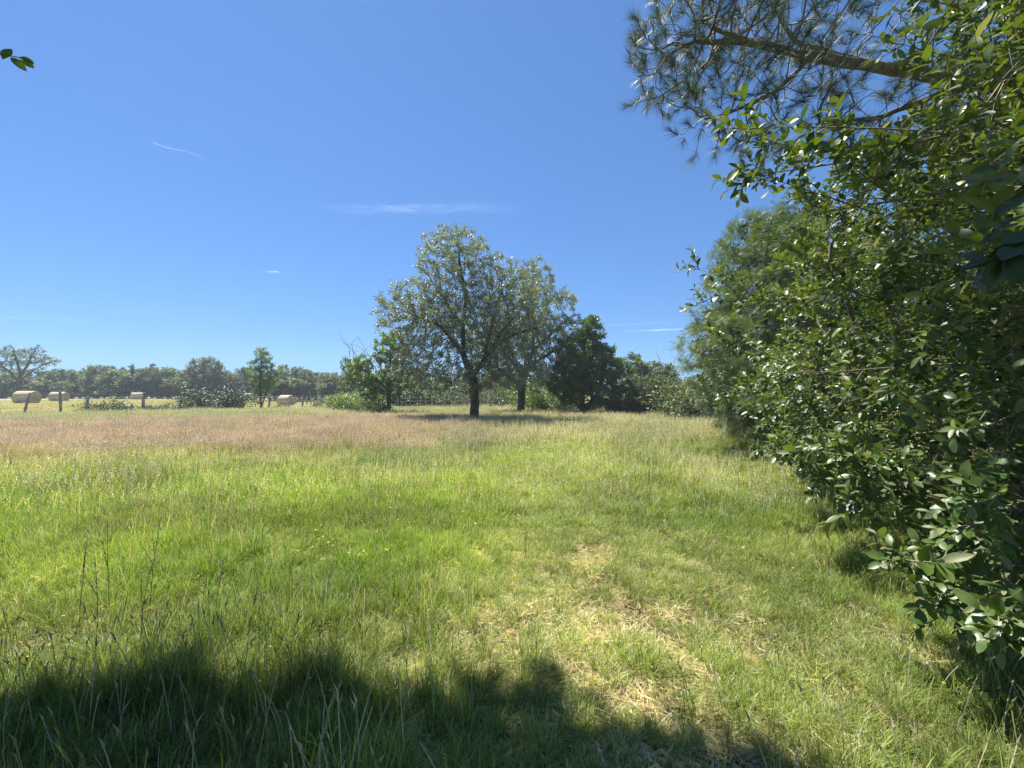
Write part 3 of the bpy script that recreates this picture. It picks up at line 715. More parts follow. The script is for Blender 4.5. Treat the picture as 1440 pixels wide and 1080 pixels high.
# ------------------------------------------------------------------ tree over the camera (shades the foreground; one twig dips into view)
def shade_tree():
    r = rng(91); bx, by = -5.2, -2.0; B = np.array([bx, by, 0.0])
    lines = [[(0, 0, -.1), (0, 0, 2), (.2, .3, 4.2), (.6, .8, 6.0)], [(.2, .3, 4.2), (1.6, 2.2, 6.9), (2.2, 4.6, 9.0)], [(.2, .3, 4.2), (-1.0, 2.0, 7), (-1.2, 4.2, 9.0)], [(.2, .3, 4.2), (.2, 2.4, 7), (.3, 6.3, 9.3)], [(.2, 2.4, 7), (-1.4, 4.6, 9.1), (-1.8, 6.0, 9.4)], [(.2, 2.4, 7), (-2.4, 3.2, 8.4), (-3.4, 5.4, 9.3)], [(-.3, 5, 8.6), (-.6, 7.6, 9.4)],
             [(.6, .8, 6), (1.4, .6, 8.0)], [(.2, .3, 4.2), (-1.0, 2.6, 5.0), (-1.35, 4.4, 5.2), (-1.05, 5.55, 5.05)]]
    # the part of the crown that shades the near grass: an even slab of foliage up the sun's direction from it
    n = 3600; gx = r.uniform(-5.6, 1.3, n); gy = r.uniform(-3.0, 2.75, n); hh = r.uniform(8.3, 10.6, n)
    edge = 2.14 + .07 * np.sin(gx * 2.9 + .5) + .09 * np.sin(gx * 6.3) - .45 * sstep(.8, 1.4, gx) - .08 * sstep(-1.3, -2.8, gx)
    k = gy < edge; gx, gy, hh = gx[k], gy[k], hh[k]
    gx = np.append(gx, r.uniform(1.4, 2.9, 170)); gy = np.append(gy, r.uniform(-.1, 1.05, 170)); hh = np.append(hh, r.uniform(8.6, 10, 170)); sh = np.array([S.x, S.y]) / S.z  # extra unseen foliage, added to throw shade on the near sprig
    slab = np.stack([gx + sh[0] * hh, gy + sh[1] * hh, hh], 1) - B
    blobs = [((-5.5, -2, 7.5), (5, 3.2, 3.2), 1), ((0.5, -3.5, 5.2), (3.5, 1.8, 3.2), 1)]  # second, low mass behind the camera is added to darken the foreground
    def keep(W):
        v = (W[:, 2] - CAMH) / np.maximum(W[:, 1], .05)
        vis = (W[:, 1] > 0) & (v < 1.06) & (np.abs(W[:, 0]) / np.maximum(W[:, 1], .05) < 1.36)
        return ~vis
    bl = [(tuple(np.array(b[0]) - B),) + tuple(b[1:]) for b in blobs]
    t = make_tree('shade_oak', (bx, by, gz(bx, by)), 'oak above the photographer, only a hanging leaf sprig shows at the upper left edge', 'tree', lines, bl, 1500, .3, 1.6, .33, .28, .009,
                  M['oak_leaf'], M['bark_dark'], 'six', .17, 20, .03, .26, seed=91, keep=keep, wood_min=.02, extra=slab)
    # the hanging sprig
    p = np.array([(-6.25, 3.55, 5.05), (-5.9, 3.75, 5.0), (-5.45, 4.0, 5.02), (-4.98, 4.12, 5.02)]) - B
    V, Q = tube_arrays([(p, np.array([.014, .011, .008, .005]))]); s = link('sprig', quads('sprig', V, Q), M['bark_dark'], t)
    lp = np.array([p[3], p[3] - [.10, 0, 0], p[3] - [.18, 0, .02], p[2], p[2] + [.12, 0, 0], p[3] - [.02, 0, 0], p[2] - [.1, 0, .1]]); k = len(lp)
    ld = nrm(np.array([[.8, 0, -.6], [.6, .2, -.5], [.3, .1, .8], [.8, 0, -.3], [.6, 0, .3], [.7, 0, -.2], [.9, 0, -.4]])); lu = nrm(np.array([[.3, -1, .4]] * k) + r.normal(0, .3, (k, 3)))
    link('leaves', scatter('leaves', leaf_template('oval'), lp, ld, lu, .15, 92, None, 1.1), M['oak_leaf'], s)
shade_tree()

# ------------------------------------------------------------------ far wood behind the hayfield
def far_trees():
    protos = []
    base = dict(wood_min=.03)
    P_ = (0, 0, 0)
    specs = [
        ('oak', [[(0, 0, -.2), (0, 0, 2.5), (.2, 0, 4.5)], [(0, 0, 2.2), (-1.6, 0, 4.2)], [(0, 0, 2.2), (1.7, .3, 4.4)]],
         [((0, 0, 5.6), (2.4, 2.4, 2.4)), ((-1.6, 0, 4.2), (2.0, 2.0, 1.8)), ((1.7, 0, 4.2), (2.0, 2.0, 1.9)), ((0, 0, 2.2), (2.6, 2.2, 1.6), .8)], 'far_leaf'),
        ('oak', [[(0, 0, -.2), (0, 0, 2.5), (.2, 0, 5.5)], [(0, 0, 2.2), (-1.2, 0, 3.4)]],
         [((.1, 0, 6.0), (1.5, 1.5, 2.1)), ((-.7, 0, 4.2), (2.0, 1.8, 1.6)), ((.9, 0, 3.6), (2.0, 1.8, 1.6)), ((0, 0, 2.0), (2.4, 2, 1.4), .8)], 'far_leaf'),
        ('pine', [[(0, 0, -.2), (.1, 0, 3), (.0, 0, 5.4), (.1, 0, 8)]],
         [((0, 0, 7.1), (.7, .7, 1.1)), ((0, 0, 5.7), (1.2, 1.2, 1.0)), ((-.4, 0, 4.4), (1.8, 1.6, 1.0)), ((.4, 0, 3.1), (2.1, 1.8, 1.0)), ((0, 0, 1.8), (2.2, 1.8, 1.0))], 'far_pine'),
        ('oak', [[(0, 0, -.2), (0, 0, 2.0), (.2, 0, 3.8)], [(0, 0, 1.7), (-1.6, 0, 3.2)], [(0, 0, 1.7), (1.7, .3, 3.0)]],
         [((-1.4, 0, 4.0), (1.7, 2, 1.8)), ((1.5, 0, 3.7), (2.0, 2, 1.8)), ((0, 0, 2.0), (3.2, 2.2, 1.5))], 'far_leaf'),
    ]
    for i, (k, lines, blobs, mt) in enumerate(specs):
        t = make_tree('far_oak_tree' if k == 'oak' else 'far_pine_tree', (0, 200, 0), 'x', 'tree', lines, blobs, 420, .42, 2.2, .55, .2, .02,
                      M[mt], M['bark_dark'], 'six', .28, 24, .05, .5, seed=100 + i, wood_min=.03, group='trees of the wood behind the hayfield')
        protos.append(t)
    names = ['broad oak', 'narrow oak', 'pointed pine', 'low wide oak']
    # surveyed crowns: photo column, top row, distance, prototype
    tops = [(8, 522, 88, 3), (22, 520, 84, 0), (62, 524, 90, 3), (86, 519, 86, 0), (103, 517, 84, 1), (122, 520, 90, 3), (138, 511, 84, 0), (158, 513, 86, 2), (172, 514, 84, 1),
            (186, 511, 82, 2), (202, 513, 86, 0), (222, 512, 84, 0), (240, 518, 88, 1), (256, 517, 86, 3), (288, 506, 80, 0), (305, 522, 88, 3), (322, 520, 84, 0), (340, 522, 86, 1), (357, 521, 90, 0),
            (392, 513, 72, 0), (412, 517, 76, 3), (428, 526, 86, 0), (446, 524, 84, 1), (462, 520, 76, 0), (478, 517, 74, 3), (500, 518, 78, 0), (525, 520, 80, 1), (552, 522, 82, 0), (585, 522, 84, 3),
            (620, 524, 84, 0), (655, 524, 84, 1), (690, 524, 86, 3), (725, 524, 84, 0), (762, 522, 84, 3), (800, 524, 84, 0), (985, 522, 70, 0), (1020, 516, 66, 3), (955, 530, 74, 1)]
    base_h = [8.0, 8.1, 8.2, 5.9]
    r = rng(120); used = set(); count = {}
    spots = ['behind the far left round bale', 'left of the pointed pines', 'above the bramble thicket', 'right of the thin tree at the fence', 'behind the small light tree', 'seen low between the fruit trees', 'behind the hawthorn bush']
    # an evenly darker second row closes the gaps
    rows = [(a, b, c, d, 0) for a, b, c, d in tops] + [(a + 11 + r.integers(-3, 4), min(538, b + 7 + r.integers(-7, 9)), c + 9, (2, 1, 2, 0)[d], 1) for a, b, c, d in tops]
    rows += [(a + r.integers(-6, 6), int(b + (552 - b) * r.uniform(.15, .7)), c - 1, 3, 2) for a, b, c, d in tops]
    o1 = 'first second third fourth fifth sixth seventh eighth ninth tenth eleventh twelfth thirteenth fourteenth fifteenth sixteenth seventeenth eighteenth nineteenth twentieth'.split()
    ordn = lambda k: o1[k - 1] if k <= 20 else ('thirtieth' if k == 30 else 'fortieth' if k == 40 else ['twenty', 'thirty', 'forty'][(k - 20) // 10] + '-' + o1[(k % 10) - 1])
    rowname = ['front row', 'back row', 'shrubby fringe']
    rows.sort(key=lambda q: (q[4], q[0]))
    for (cx, top, Y, pi_, row) in rows:
        x = px(cx, Y); h = (552 - top + (r.uniform(-8, 6) if row == 0 else 0)) / 582 * Y + CAMH
        s = h / base_h[pi_]; key = (pi_, row); k = count[key] = count.get(key, 0) + 1
        lab = '%s %s from the left in the %s of the far wood' % (ordn(k), names[pi_], rowname[row])
        wide = s * (.85 + .5 * r.random()) * (1.5 if row == 2 else 1.12)
        rz = r.random() * 6.28
        p = protos[pi_]; loc = (x, Y, gz(x, Y) - .05)
        if pi_ in used: copy_thing(p, loc, rz, (wide, wide, s), lab)
        else:
            used.add(pi_); p.location = loc; p.rotation_euler.z = rz; p.scale = (wide, wide, s); p['label'] = lab
far_trees()

def bare_tree():
    # left edge: big half bare tree with drooping layered limbs
    Y = 68.0; x = px(26, Y); r = rng(131)
    lines = [[(0, 0, -.2), (.1, 0, 2.5), (.2, 0, 4.6), (-.6, 0, 7.0), (-1.2, 0, 9.0)], [(.2, 0, 3.6), (1.4, 0, 5.8), (2.4, 0, 7.8), (3.0, 0, 9.0)], [(.2, 0, 3.2), (2.2, 0, 4.8), (4.2, 0, 6.0), (6.2, 0, 6.6)],
             [(.1, 0, 3), (-1.8, 0, 4.9), (-3.6, 0, 6.3)], [(1.4, 0, 5.8), (3.2, 0, 6.4), (5.0, 0, 6.9)], [(.1, 0, 2.6), (2.0, 0, 3.6), (4.0, 0, 4.4)]]
    blobs = [((-1.5, 0, 6.8), (2.6, 2.4, 1.9)), ((2.2, 0, 7.4), (2.0, 2, 1.5), .8), ((4.4, 0, 6.2), (2.0, 1.8, .8), .9), ((3.0, 0, 4.6), (2.0, 1.6, .7), .7), ((-2.6, 0, 5.0), (2.6, 2, 1.4), .9)]
    make_tree('half_bare_oak', (x, Y, gz(x, Y)), 'half bare oak with dark spreading limbs rising above the wood at the left edge', 'tree', lines, blobs, 900, .38, 1.8, .5, .33, .022,
              M['far_leaf'], M['bark_dark'], 'six', .26, 7, .05, .3, seed=132, jit=.35, wood_min=.0)
bare_tree()

def fence_tree():
    Y = 42.0; x = px(368, Y)
    lines = [[(0, 0, -.1), (-.1, 0, 1.2), (-.15, 0, 2.8), (-.05, 0, 4.6), (0, 0, 5.9)], [(0, 0, .2), (.4, 0, 1.4), (.8, 0, 3.0), (1.0, 0, 4.4)], [(-.1, 0, 1.2), (-.6, 0, 2.2)]]
    blobs = [((0, 0, 5.2), (.95, .9, 1.2)), ((-.4, 0, 3.9), (1.4, 1.1, 1.2)), ((.9, 0, 4.3), (.6, .6, 1.0), .7), ((.4, 0, 2.6), (1.4, 1.1, 1.1)), ((-.6, 0, 1.3), (.7, .7, .8), .5)]
    make_tree('young_ash_tree', (x, Y, gz(x, Y)), 'slender light green tree with two thin stems growing on the pasture fence line', 'tree', lines, blobs, 700, .24, 1.2, .32, .13, .009,
              M['ash_leaf'], M['bark_dark'], 'six', .15, 17, .03, .24, seed=141, jit=.3, wood_min=.01)
fence_tree()

# ------------------------------------------------------------------ brambles and low bushes
def bramble(x, Y, w, h, label, seed, n_st=26, name='bramble_bush', leafm='shrub_leaf', per=9, ls=.13, shape=None):
    r = rng(seed); paths = []; pos, d, up = [], [], []
    for k in range(n_st):
        a = r.random() * 2 * pi; rr = r.random() ** .5 * w * .35
        p = [np.array([rr * cos(a), rr * sin(a) * .6, -.03])]; dd = nrm(np.array([cos(a) * .5 * r.random(), sin(a) * .3, 1.0])); hh = h * (.6 + .55 * r.random()) * (1 - .35 * (rr / (w * .4)) ** 2)
        n = 9; st = hh * 1.35 / n; o = np.array([cos(a), sin(a) * .7, 0])
        for s in range(n):
            dd = nrm(dd + o * .13 * (s / 3) + r.normal(0, .16, 3) - np.array([0, 0, .05 * s])); p.append(p[-1] + dd * st)
        p = np.array(p); p[:, 2] = np.maximum(p[:, 2], .02 * np.arange(n + 1)); paths.append((p, np.linspace(.014, .004, n + 1)))
        for s in range(1, n + 1):
            m = r.poisson(per); pos.append(p[s] + r.normal(0, .12 * max(.6, h / 1.2), (m, 3))); e = nrm(r.normal(size=(m, 3)) + o * .4); d.append(e); up.append(nrm(r.normal(0, .5, (m, 3)) + np.array([0, 0, 1])))
    pos, d, up = map(np.concatenate, (pos, d, up)); pos[:, 2] = np.abs(pos[:, 2])
    t = empty(name, (x, Y, gz(x, Y)), label, 'bush')
    V, Q = tube_arrays(paths); link('stems', quads('stems', V, Q), M['bark_dark'], t)
    rv = np.clip(r.normal(.5, .25, len(pos)), 0, 1)
    link('foliage', scatter('foliage', leaf_template('six'), pos, d, up, ls * (.7 + .6 * r.random(len(pos))), seed, rv), M[leafm], t)
    return t
Yb = 38
bramble(px(306, Yb), Yb, 4.0, 2.6, 'big arching bramble thicket leaning over the pasture fence in front of a bale', 151, 80, per=11, ls=.15, leafm='hedge_leaf')
bramble(px(151, 31.5), 31.5, 2.8, 1.35, 'bramble tuft with pointed sprays between the third and fourth fence posts', 152, 34, ls=.14)
bramble(px(128, 31.2), 31.2, 1.6, .6, 'low bramble patch at the foot of the third fence post', 153, 18, ls=.12)
bramble(px(176, 32.5), 32.5, 1.6, .6, 'low bramble patch just left of the thick fence post', 154, 18, ls=.12)
bramble(px(222, 34.4), 34.4, 2.4, .75, 'low bramble mound right of the thick fence post', 155, 26, ls=.13)
bramble(px(256, 35.6), 35.6, 2.4, .85, 'low bramble mound beside the big thicket', 156, 26, ls=.13)
bramble(px(395, 40), 40, 1.8, .55, 'small dark weed clump at the foot of the slender fence tree', 157, 16, ls=.13)
bramble(px(452, 41), 41, 1.3, .8, 'small rounded weed clump in front of the picket line', 158, 14, ls=.13)
bramble(px(500, 33), 33, 3.2, 1.7, 'leafy green bush at the left foot of the small light tree', 159, 44, name='elder_bush', leafm='ash_leaf', per=8, ls=.17)
bramble(px(520, 31), 31, 3.4, 1.2, 'broad low bush under the small light tree', 160, 40, name='elder_bush', leafm='shrub_leaf', per=8, ls=.15)
bramble(px(492, 42), 42, 2.2, 2.2, 'rounded bush at the end of the picket line', 161, 40, name='elder_bush', leafm='ash_leaf', per=8, ls=.2)
back = [(566, 44, 3.0, 1.9, 'low bush in the back hedge left of the tall trunk'), (592, 46, 3.4, 2.2, 'grey green bush in the back hedge, second left of the tall trunk'), (622, 45, 3.2, 2.0, 'dark shaded bush just left of the tall trunk'),
        (652, 50, 3.6, 2.1, 'pale bush directly behind the tall trunk'), (684, 52, 3.6, 2.2, 'pale bush between the two fruit tree trunks'), (712, 47, 3.4, 2.6, 'leafy bush touching the left side of the second trunk'),
        (752, 40, 3.2, 2.4, 'dark bush right of the second fruit trunk'), (776, 34, 3.2, 2.2, 'dark bush below the second fruit tree, at the oak\'s left'), (876, 31, 2.6, 1.8, 'bush squeezed between oak and hawthorn'),
        (962, 29, 2.6, 2.3, 'grey green bush between hawthorn and feathery tree'), (990, 24, 2.6, 2.6, 'leafy bush tucked behind the feathery tree')]
for i, (cx, Y, w, h, lab) in enumerate(back):
    bramble(px(cx, Y), Y, w * 1.15, h * (1.45 if Y > 39 else 1.15), lab, 170 + i, 64, name='hedge_bush', leafm=['hedge_leaf', 'oak_leaf', 'shrub_leaf'][i % 3] if Y > 41 else 'oak_leaf' if Y > 32 else 'shrub_leaf', per=9, ls=.19)

# ------------------------------------------------------------------ fences
def post_mesh(h, r0, lean, bend, seed, sides=9):
    r = rng(seed); n = 10; pts = []
    for i in range(n):
        f = i / (n - 1); z = -.15 + (h + .15) * f
        pts.append([lean * f * h + bend * sin(f * pi * .9) * .5, .04 * sin(3 * f + seed), z])
    pts = np.array(pts); rad = r0 * (1.08 - .22 * np.linspace(0, 1, n)) * (1 + .07 * r.normal(size=n)); rad[-1] *= .8
    V, Q = tube_arrays([(pts, rad)], lambda q: sides)
    V[:, :2] += r.normal(0, r0 * .08, (len(V), 2))
    top = len(V); V = np.vstack([V, pts[-1] + [0, 0, r0 * .5]])
    base = (n - 1) * sides; tri = [[base + i, base + (i + 1) % sides, top] for i in range(sides)]
    flat = np.concatenate([Q.ravel(), np.array(tri).ravel()]); sizes = [4] * len(Q) + [3] * len(tri)
    return build_mesh('post', V, flat, sizes)

def fence(name, label, posts, wires, r_wire=.004, group=None):
    loc = (posts[0][0], posts[0][1], gz(posts[0][0], posts[0][1])); t = empty(name, loc, label, 'fence', group)
    L = np.array(loc); top = []
    for i, (x, y, h, r0, lean, bend) in enumerate(posts):
        z = gz(x, y); o = link('post', post_mesh(h, r0, lean, bend, 200 + i), M['post_wood'], t, loc=(x - L[0], y - L[1], z - L[2]))
        top.append((x, y, z, h, lean))
    for w in wires:
        paths = []
        for a, b in zip(top[:-1], top[1:]):
            s = np.linspace(0, 1, 7)[:, None]
            A = np.array([a[0] + a[4] * w * a[3], a[1] - .06, a[2] + w * a[3]]); Bq = np.array([b[0] + b[4] * w * b[3], b[1] - .06, b[2] + w * b[3]])
            p = A + (Bq - A) * s; p[:, 2] -= (.10 * s * (1 - s))[:, 0]; paths.append((p - L, np.full(7, r_wire)))
        V, Q = tube_arrays(paths, lambda q: 4); link('wire', quads('wire', V, Q), M['wire'], t)
    return t
P1 = []
for cx, Y, h, r0, lean, bend in ((-40, 25, 1.3, .08, 0, 0), (34, 27, 1.62, .085, .26, -.22), (85, 29.2, 1.78, .10, .0, 0), (123, 30.6, 1.3, .13, .06, 0), (202, 33.4, 1.62, .13, .03, 0), (253, 36, 1.25, .11, .12, .05),
                                 (378, 39.6, 1.45, .12, .10, 0), (424, 41, 1.35, .12, .10, .08)):
    P1.append((px(cx, Y), Y, h, r0 * .78, lean, bend))
fence('pasture_fence', 'old wire fence on crooked weathered wooden posts beside the hayfield', P1, (.35, .62, .88))
P2 = []
for i, cx in enumerate((350, 358, 366, 390, 398, 407, 416, 432, 437, 442, 447, 451, 456, 461, 466, 470, 475, 480)):
    Y = 62 - .30 * i; P2.append((px(cx, Y), Y, 1.15, .10, .02 * (-1) ** i, 0))
fence('picket_fence', 'far line of close set dark stakes across the hayfield right of the bales', P2, (.8,))
P3 = []
for i, cx in enumerate((487, 512, 538, 560, 577, 592, 608, 626, 641, 657, 673, 690, 706, 722)):
    Y = 42 - .12 * i; P3.append((px(cx, Y), Y, 1.25, .07, .02 * (-1) ** i, 0))
fence('wire_fence', 'thin post and wire fence running behind the two fruit trees', P3, (.4, .65, .9))

# ------------------------------------------------------------------ round hay bales
def bale_mesh(Lb, Rb, seed):
    r = rng(seed); ns, na = 18, 48; V, Q = [], []
    xs = np.concatenate([[-Lb / 2 - .02] * 5, np.linspace(-Lb / 2, Lb / 2, ns), [Lb / 2 + .02] * 5])
    rf = np.concatenate([np.array([.02, .3, .6, .85, .96]), [.985] + [1] * (ns - 2) + [.985], np.array([.96, .85, .6, .3, .02])])
    for k, (x, f) in enumerate(zip(xs, rf)):
        a = np.arange(na) / na * 2 * pi; rr = Rb * f * (1 + .012 * np.sin(x * 31) + .02 * fbm(a * 3 + seed, np.full(na, x * 4.0)))
        y = np.cos(a) * rr; z = np.sin(a) * rr
        z = np.where(z < -Rb * .90, -Rb * .90 - .08 * (z + Rb * .90) * -1 * .3, z); y = y * (1 + .05 * np.clip(-z / Rb, 0, 1))
        xo = x + (.015 * np.sin(f * 40) + .02 * r.normal(size=na)) * (1 if (k < 5 or k > ns + 4) else 0)
        V.append(np.stack([np.broadcast_to(xo, (na,)), y, z + Rb * .92], 1))
    V = np.concatenate(V); m = len(xs); i = np.arange(m * na).reshape(m, na); j = np.roll(i, -1, 1)
    Q = np.stack([i[:-1], j[:-1], j[1:], i[1:]], -1).reshape(-1, 4)
    return quads('straw_roll', V, Q)
def straw_tufts(Lb, Rb, seed):
    r = rng(seed); n = 500; a = r.random(n) * 2 * pi; x = (r.random(n) - .5) * Lb
    p = np.stack([x, np.cos(a) * Rb, np.maximum(.02, np.sin(a) * Rb + Rb * .92)], 1); o = np.stack([np.zeros(n), np.cos(a), np.sin(a)], 1)
    d = nrm(o * .5 + r.normal(0, .8, (n, 3)))
    return scatter('loose_straw', leaf_template('needle'), p, d, nrm(r.normal(size=(n, 3))), .12, seed, None, 2.0)
bales = [(38, 45.5, 1.6, .72, 8, 'largest round hay bale, nearest the left edge, lying behind the crooked post'),
         (83.5, 57, 1.5, .68, 14, 'round hay bale cut across by the second fence post'),
         (194, 73, 1.5, .66, 16, 'small far round bale just left of the thick fence post'),
         (330, 41.5, 1.3, .70, 62, 'shaded round bale half hidden by the big bramble thicket'),
         (352, 73, 1.5, .64, 12, 'small far round bale between the thicket and the slender tree'),
         (403, 53, 1.45, .70, -14, 'pale round bale standing right of the slender fence tree')]
bp = None
for i, (cx, Y, Lb, Rb, rz, lab) in enumerate(bales):
    x = px(cx, Y); loc = (x, Y, gz(x, Y) - .02)
    ang = math.atan2(x, Y)
    if bp is None:
        bp = empty('hay_bale', loc, lab, 'hay bale', 'round hay bales on the mown field')
        link('straw_roll', bale_mesh(1.5, .7, 3), M['straw'], bp); link('loose_straw', straw_tufts(1.5, .7, 5), M['straw'], bp); o = bp
    else: o = copy_thing(bp, loc, 0, 1, lab)
    o.scale = (Lb / 1.5, Rb / .7, Rb / .7); o.rotation_euler = (0, 0, RAD(rz))

# ------------------------------------------------------------------ grasses (instanced tufts: one object per kind of ground cover)
GREEN = np.array([.140, .210, .034]); LIME = np.array([.265, .335, .075]); PALE = np.array([.32, .35, .15]); STRAW = np.array([.50, .45, .30]); PINK = np.array([.38, .31, .27]); DARK = np.array([.05, .075, .02])
def tuft(seed, n, rad, h, w, lean=.5, straw=.12, seg=4, stems=0, head='none', headcol=PINK, blade=(GREEN, LIME), curl=1.0, litter=0):
    r = rng(seed); V, Q, C = [], [], []
    def strip(p0, az, hh, ww, ln, col0, col1, sg=seg):
        b = len(V); dx, dy = cos(az), sin(az); wx, wy = -dy, dx
        for s in range(sg + 1):
            f = s / sg; off = ln * hh * f ** 1.8 * curl; z = hh * (f - .35 * ln * f * f * curl)
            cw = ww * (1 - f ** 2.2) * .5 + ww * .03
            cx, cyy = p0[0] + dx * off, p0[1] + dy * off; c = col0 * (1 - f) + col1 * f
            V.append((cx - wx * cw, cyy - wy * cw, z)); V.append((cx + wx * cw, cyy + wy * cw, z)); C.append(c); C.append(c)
            if s: k = b + 2 * s; Q.append((k - 2, k - 1, k + 1, k))
    for i in range(n):
        rr = rad * (abs(r.normal(0, .5))); a = r.random() * 2 * pi; p = (rr * cos(a), rr * sin(a))
        isS = r.random() < straw; m = r.random(); base = STRAW * (.7 + .5 * r.random()) if isS else (blade[0] * (1 - m) + blade[1] * m)
        hh = h * (.45 + .75 * r.random()) * (1.0 if not isS else .8); bv = .65 + .75 * r.random() ** 1.5
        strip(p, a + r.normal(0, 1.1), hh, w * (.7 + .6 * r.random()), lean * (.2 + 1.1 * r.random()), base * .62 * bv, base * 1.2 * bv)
    for i in range(litter):
        rr = rad * 1.2 * r.random() ** .5; a = r.random() * 2 * pi; az = r.random() * 6.28; b = len(V); L = .03 + .07 * r.random(); ww = w * .8
        x, y = rr * cos(a), rr * sin(a); dx, dy = cos(az), sin(az); z = .006 + .03 * r.random(); c = STRAW * (.7 + .6 * r.random())
        V += [(x - dy * ww, y + dx * ww, z), (x + dy * ww, y - dx * ww, z), (x + dx * L + dy * ww * .4, y + dy * L - dx * ww * .4, z + .012 * r.normal()), (x + dx * L - dy * ww * .4, y + dy * L + dx * ww * .4, z + .012 * r.normal())]
        C += [c] * 4; Q.append((b, b + 1, b + 2, b + 3))
    for i in range(stems):
        rr = rad * r.random() ** .5; a = r.random() * 2 * pi; p = np.array([rr * cos(a), rr * sin(a)]); az = r.normal(.5, 1.0)
        hh = h * (1.25 + .65 * r.random()); ln = .12 + .22 * r.random(); sc0 = STRAW * .8 if r.random() < .6 else GREEN * 1.4
        b = len(V); dx, dy = cos(az), sin(az); ww = max(.0016, w * .28); sg = 4
        for s in range(sg + 1):
            f = s / sg; off = ln * hh * f ** 2; cx, cyy = p[0] + dx * off, p[1] + dy * off
            V.append((cx + dy * ww, cyy - dx * ww, hh * f)); V.append((cx - dy * ww, cyy + dx * ww, hh * f)); C.append(sc0); C.append(sc0)
            if s: k = b + 2 * s; Q.append((k - 2, k - 1, k + 1, k))
        tip = np.array([p[0] + dx * ln * hh, p[1] + dy * ln * hh, hh]); hc = headcol * (.7 + .55 * r.random())
        if head == 'plume':
            for q in range(11):
                f = q / 10; z = tip + np.array([dx * .02 * f, dy * .02 * f, -.12 + .16 * f]); e = r.normal(size=3); e[2] = abs(e[2]) + .5; e = e / np.linalg.norm(e); L = (.035 + .03 * r.random()) * (1.15 - .7 * f) * (h / .45)
                sd = np.cross(e, [0, 0, 1.0]); sd = sd / (np.linalg.norm(sd) + 1e-6) * max(.0035, w * .8); b = len(V)
                V += [tuple(z - sd * .4), tuple(z + e * L * .6 - sd), tuple(z + e * L), tuple(z + e * L * .6 + sd)]; C += [hc] * 4; Q.append((b, b + 1, b + 2, b + 3))
        elif head == 'spike':
            for q in range(3):
                az2 = q * 1.05; sd = np.array([cos(az2), sin(az2), 0]) * max(.0035, w * .8); Lh = .075 * h / .4; b = len(V); t0 = tip - np.array([0, 0, Lh * .4])
                V += [tuple(t0), tuple(t0 + sd + [0, 0, Lh * .5]), tuple(t0 + np.array([dx * .02, dy * .02, Lh * 1.2])), tuple(t0 - sd + [0, 0, Lh * .5])]; C += [hc] * 4; Q.append((b, b + 1, b + 2, b + 3))
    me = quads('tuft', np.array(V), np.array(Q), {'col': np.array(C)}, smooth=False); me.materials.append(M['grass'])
    return me

def flower(seed, col, h, n, size, centre=None):
    r = rng(seed); V, Q, C = [], [], []
    for i in range(n):
        a = r.random() * 6.28; rr = .12 * r.random() ** .5 * n ** .4; x, y = rr * cos(a), rr * sin(a); hh = h * (.6 + .6 * r.random()); lx, ly = r.normal(0, .04, 2); b = len(V)
        V += [(x - .0015, y, 0), (x + .0015, y, 0), (x + lx + .0012, y + ly, hh), (x + lx - .0012, y + ly, hh)]; C += [GREEN] * 4; Q.append((b, b + 1, b + 2, b + 3))
        s = size * (.7 + .5 * r.random()); tx, ty = r.normal(0, .3, 2)
        for k in range(6):
            a0, a1 = k / 6 * 6.28, (k + .8) / 6 * 6.28; b = len(V); am = (a0 + a1) / 2
            f = lambda ang, q: (x + lx + q * cos(ang), y + ly + q * sin(ang), hh + q * (tx * cos(ang) + ty * sin(ang)))
            V += [f(am, 0), f(a0, s * .6), f(am, s), f(a1, s * .6)]; C += [np.array(col) * (.85 + .2 * r.random())] * 4; Q.append((b, b + 1, b + 2, b + 3))
    me = quads('flower_patch', np.array(V), np.array(Q), {'col': np.array(C)}, smooth=False); me.materials.append(M['grass'])
    return me

